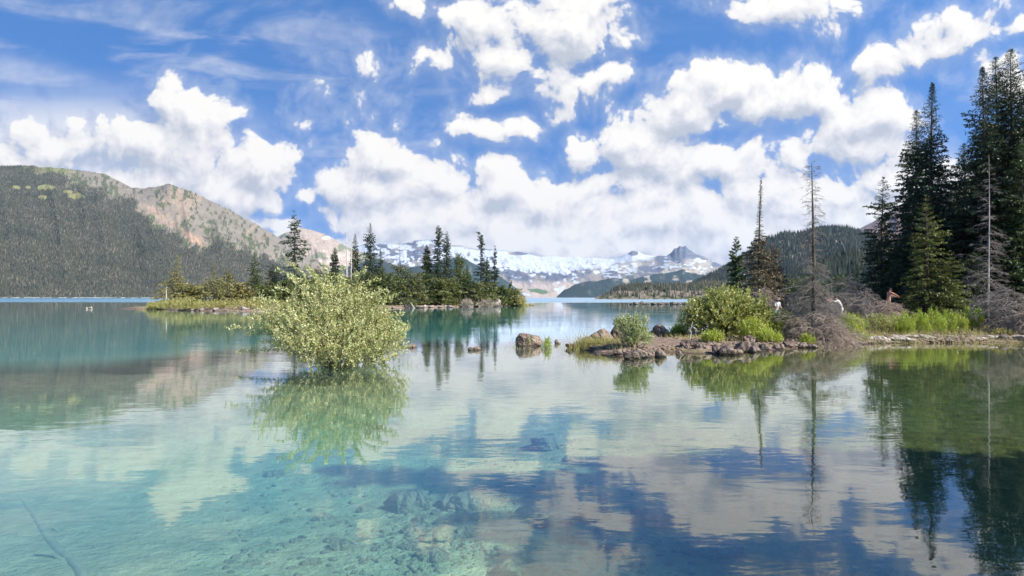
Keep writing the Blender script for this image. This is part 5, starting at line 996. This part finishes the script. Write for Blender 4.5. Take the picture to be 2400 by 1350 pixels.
def person(loc, rz, J, label, skin, top, legs, hat=None, hair='hair', scale=1.0, sleeves=True, shorts=False):
    """J: joint positions, x to the person's right, y forward, z up (metres)"""
    root = empty('person', loc, rz); prop(root, label, 'person'); root.scale = (scale,)*3
    j = {k: np.array(v, float) for k, v in J.items()}
    N, E = [], []
    def add(p, r, par=None, ry=None):
        N.append((*p, r) if ry is None else (*p, r, ry)); 
        if par is not None: E.append((par, len(N)-1))
        return len(N)-1
    pel = add(j['pelvis'], .13, None, .10); wa = add(j['pelvis']*.5+j['chest']*.5, .12, pel, .09); ch = add(j['chest'], .15, wa, .105)
    nb = add(j['chest']*.35+j['neck']*.65, .09, ch, .08); ne = add(j['neck'], .052, nb); hd = j['head']
    h1 = add(hd*.8+j['neck']*.2, .066, ne, .078); h2 = add(hd+np.array([0, .0, .02]), .079, h1, .094); add(hd+np.array([0, -.004, .10]), .052, h2, .065)
    fwd = np.array(J.get('face', (0, 1, 0)), float); fwd /= np.linalg.norm(fwd)
    for s, S in ((-1, 'l'), (1, 'r')):
        sh = add(j['sh'+S], .058, nb); el = j['el'+S]; wr = j['wr'+S]
        a = add(j['sh'+S]*.5+el*.5, .046, sh); e = add(el, .038, a); b = add(el*.5+wr*.5, .036, e); w = add(wr, .024, b)
        d = (wr-el)/np.linalg.norm(wr-el); sd = np.cross(d, [0, 0, 1.]); sd = sd/max(np.linalg.norm(sd), 1e-3) if np.linalg.norm(sd) > .15 else np.array([0, 1., 0]); up = np.cross(sd, d)
        pm = add(wr+d*.055, .026, w, .014)
        for k, (o_, L) in enumerate(((-.028, .070), (-.010, .082), (.009, .078), (.026, .062))):      # four fingers, unequal and slightly curled
            f0 = add(wr+d*.095+sd*o_, .0095, pm); f1 = add(wr+d*(.095+L*.5)+sd*o_*1.25-up*.006, .0085, f0); add(wr+d*(.095+L*.92)+sd*o_*1.4-up*.022, .007, f1)
        t0 = add(wr+d*.045-sd*.036, .011, pm); add(wr+d*.085-sd*.058-up*.01, .009, t0)             # thumb from the side of the palm
        hp = add(j['hip'+S], .088, pel); kn = j['kn'+S]; an = j['an'+S]
        c = add(j['hip'+S]*.5+kn*.5, .073, hp); k_ = add(kn, .052, c); c2 = add(kn*.62+an*.38, .054, k_); a_ = add(an, .034, c2)
        ht = add(an+np.array([0, -.03, -.045]), .034, a_); add(an+np.array([0, .11, -.055]), .034, a_, .026)
    skin_obj('body', N, E, M[skin], root)
    def part(name, chain_list, mat_):
        n, e = [], []
        for ch_ in chain_list:
            prev = ch_[0][2] if len(ch_[0]) > 2 else None
            for q in ch_:
                n.append((*q[0], *q[1])); 
                if prev is not None: e.append((prev, len(n)-1))
                prev = len(n)-1
        skin_obj(name, n, e, M[mat_], root)
    mid = j['pelvis']*.5+j['chest']*.5; nbp = j['chest']*.35+j['neck']*.65
    if top:
        c = [[(j['pelvis']+[0, 0, .02], (.150, .122)), (mid, (.150, .116)), (j['chest'], (.172, .126)), (nbp, (.112, .098))]]
        for S in 'lr':
            el = j['el'+S] if sleeves else j['sh'+S]*.45+j['el'+S]*.55
            c.append([(j['sh'+S], (.074, .074), 3), (j['sh'+S]*.5+el*.5, (.062, .062)), (el, (.055, .055))])
        part('shirt', c, top)
    c = [[(j['pelvis']+[0, 0, .05], (.152, .120)), (j['pelvis']-[0, 0, .01], (.152, .124))]]
    for S in 'lr':
        kn, an = j['kn'+S], j['an'+S]
        c.append([(j['hip'+S], (.102, .108), 1), (j['hip'+S]*.45+kn*.55, (.090, .090))]+([] if shorts else [(kn, (.070, .070)), (kn*.4+an*.6, (.064, .064)), (an+[0, 0, .02], (.058, .058))]))
    part('shorts' if shorts else 'trousers', c, legs)
    Vi, Fi = ico(3)
    hv = Vi*[.086, .100, .098]; keepv = np.ones(len(Vi), bool)
    face = (Vi@fwd > .45) & (Vi[:, 2] < .42); hv = np.where(face[:, None], hv*.86, hv*1.0); hv = np.where((Vi[:, 2] < -.35)[:, None], hv*.82, hv)
    mesh_obj('hair', hv+hd+[0, 0, .035], Fi, M[hair], root, True)
    sdv = np.cross(fwd, [0, 0, 1.])
    nz_ = [tubes([hd+fwd*.085+[0, 0, .012]], [hd+fwd*.112+[0, 0, -.012]], .008, .014, 6), tubes([hd+fwd*.112+[0, 0, -.012]], [hd+fwd*.09+[0, 0, -.022]], .014, .007, 6)]
    for s in (-1, 1): nz_.append(tubes([hd+sdv*s*.074+[0, 0, .018]], [hd+sdv*s*.086+[0, 0, -.022]-fwd*.004], .016, .010, 6))
    v, f = merge(nz_); mesh_obj('nose_and_ears', v, f, M[skin], root, True)
    for s in (-1, 1):
        v, f = ico(2); mesh_obj('eye', v*.011+hd+fwd*.083+sdv*s*.031+[0, 0, .016], f, M['eye'], root, True)
    v, f = tubes([hd+fwd*.088-sdv*.022+[0, 0, -.048]], [hd+fwd*.088+sdv*.022+[0, 0, -.048]], .006, .006, 6); mesh_obj('mouth', v, f, M['tanned'], root, True)
    if hat:
        ring = []
        for r_, z_ in ((.02, .150), (.085, .145), (.104, .09), (.108, .062), (.19, .046), (.195, .040), (.10, .050)):
            an = np.arange(20)*2*pi/20; ring.append(np.stack([np.cos(an)*r_, np.sin(an)*r_*1.08, 0*an+z_], 1)+hd)
        v = np.vstack(ring); fs = [np.stack([i*20+np.arange(20), i*20+(np.arange(20)+1) % 20, (i+1)*20+(np.arange(20)+1) % 20, (i+1)*20+np.arange(20)], 1) for i in range(6)]
        mesh_obj('hat', v, np.vstack(fs), M[hat], root, True)
    return root
# walking away along the spit, head bowed, dressed in white
x, y, _ = W(1821, 47); z = gz(x, y)
person((x, y, z), radians(200), dict(pelvis=(0, 0, .93), chest=(.0, .05, 1.24), neck=(0, .08, 1.43), head=(0, .13, 1.56), face=(0, 1, -.35),
       shl=(-.19, .06, 1.37), shr=(.19, .06, 1.37), ell=(-.30, .0, 1.12), elr=(.27, .1, 1.12), wrl=(-.20, .22, 1.02), wrr=(.14, .30, 1.08), hipl=(-.095, 0, .88), hipr=(.095, 0, .88), knl=(-.12, .10, .49), knr=(.12, -.02, .48), anl=(-.13, .02, .09), anr=(.13, -.16, .10)),
       'person in white shirt and pale trousers walking behind the large round bush', 'skin', 'white', 'paleblue', hat='khaki')
# standing, turned left with one arm raised
x, y, _ = W(1972, 38.5); z = gz(x, y)
person((x, y, z), radians(80), dict(pelvis=(0, 0, .93), chest=(0, .16, 1.20), neck=(0, .25, 1.37), head=(0, .34, 1.47), face=(0, 1, -.3),
       shl=(-.18, .24, 1.32), shr=(.18, .24, 1.32), ell=(-.26, .50, 1.24), elr=(.26, .50, 1.22), wrl=(-.22, .66, 1.42), wrr=(.22, .72, 1.38), hipl=(-.095, 0, .88), hipr=(.095, 0, .88), knl=(-.11, .06, .48), knr=(.12, -.02, .48), anl=(-.12, .0, .09), anr=(.13, -.10, .09)),
       'person in light shirt bending forward with raised arms beside dead twigs', 'skin', 'bone', 'bone', shorts=True)
# bare chested, arms stretched to the right, on a raised rock
x, y, _ = W(2082, 40.5); z = gz(x, y); rock('rock', (x+.1, y+.05, z+.17), .75, .6, .42, 'rock on which the bare chested person stands', 'rock', None, 333, 'darkrock', rz=.3)
person((x, y, z+.42), radians(-78), dict(pelvis=(0, 0, .93), chest=(.0, .06, 1.24), neck=(0, .09, 1.42), head=(0, .13, 1.55), face=(0, 1, 0),
       shl=(-.19, .10, 1.37), shr=(.19, .10, 1.37), ell=(-.20, .38, 1.25), elr=(.16, .38, 1.27), wrl=(-.10, .64, 1.14), wrr=(.10, .64, 1.17), hipl=(-.095, 0, .88), hipr=(.095, 0, .88), knl=(-.12, .14, .50), knr=(.12, .0, .48), anl=(-.13, .06, .09), anr=(.13, -.10, .09)),
       'bare chested person in dark shorts reaching both arms to the right', 'tanned', None, 'dark', shorts=True)
# ------------------------------------------------------------------ air: far slopes fade to blue
def haze(density):
    V = np.array([(sx*9800, y, z) for z in (-30, 1250) for (sx, y) in ((-1, -400), (1, -400), (1, 14500), (-1, 14500))], float)
    Fq = np.array([[0, 3, 2, 1], [4, 5, 6, 7], [0, 1, 5, 4], [1, 2, 6, 5], [2, 3, 7, 6], [3, 0, 4, 7]])
    m, N = mat('haze'); v = N.new('ShaderNodeVolumePrincipled'); v.inputs['Color'].default_value = (.62, .78, 1.0, 1); v.inputs['Density'].default_value = density; v.inputs['Anisotropy'].default_value = .2
    o = N.new('ShaderNodeOutputMaterial'); N.l.new(v.outputs[0], o.inputs['Volume'])
    return prop(mesh_obj('haze', V, Fq, m), 'thin blue haze over the lake and far slopes', None, None, 'stuff')
HZD = 3.0e-5
if HZD: haze(HZD)
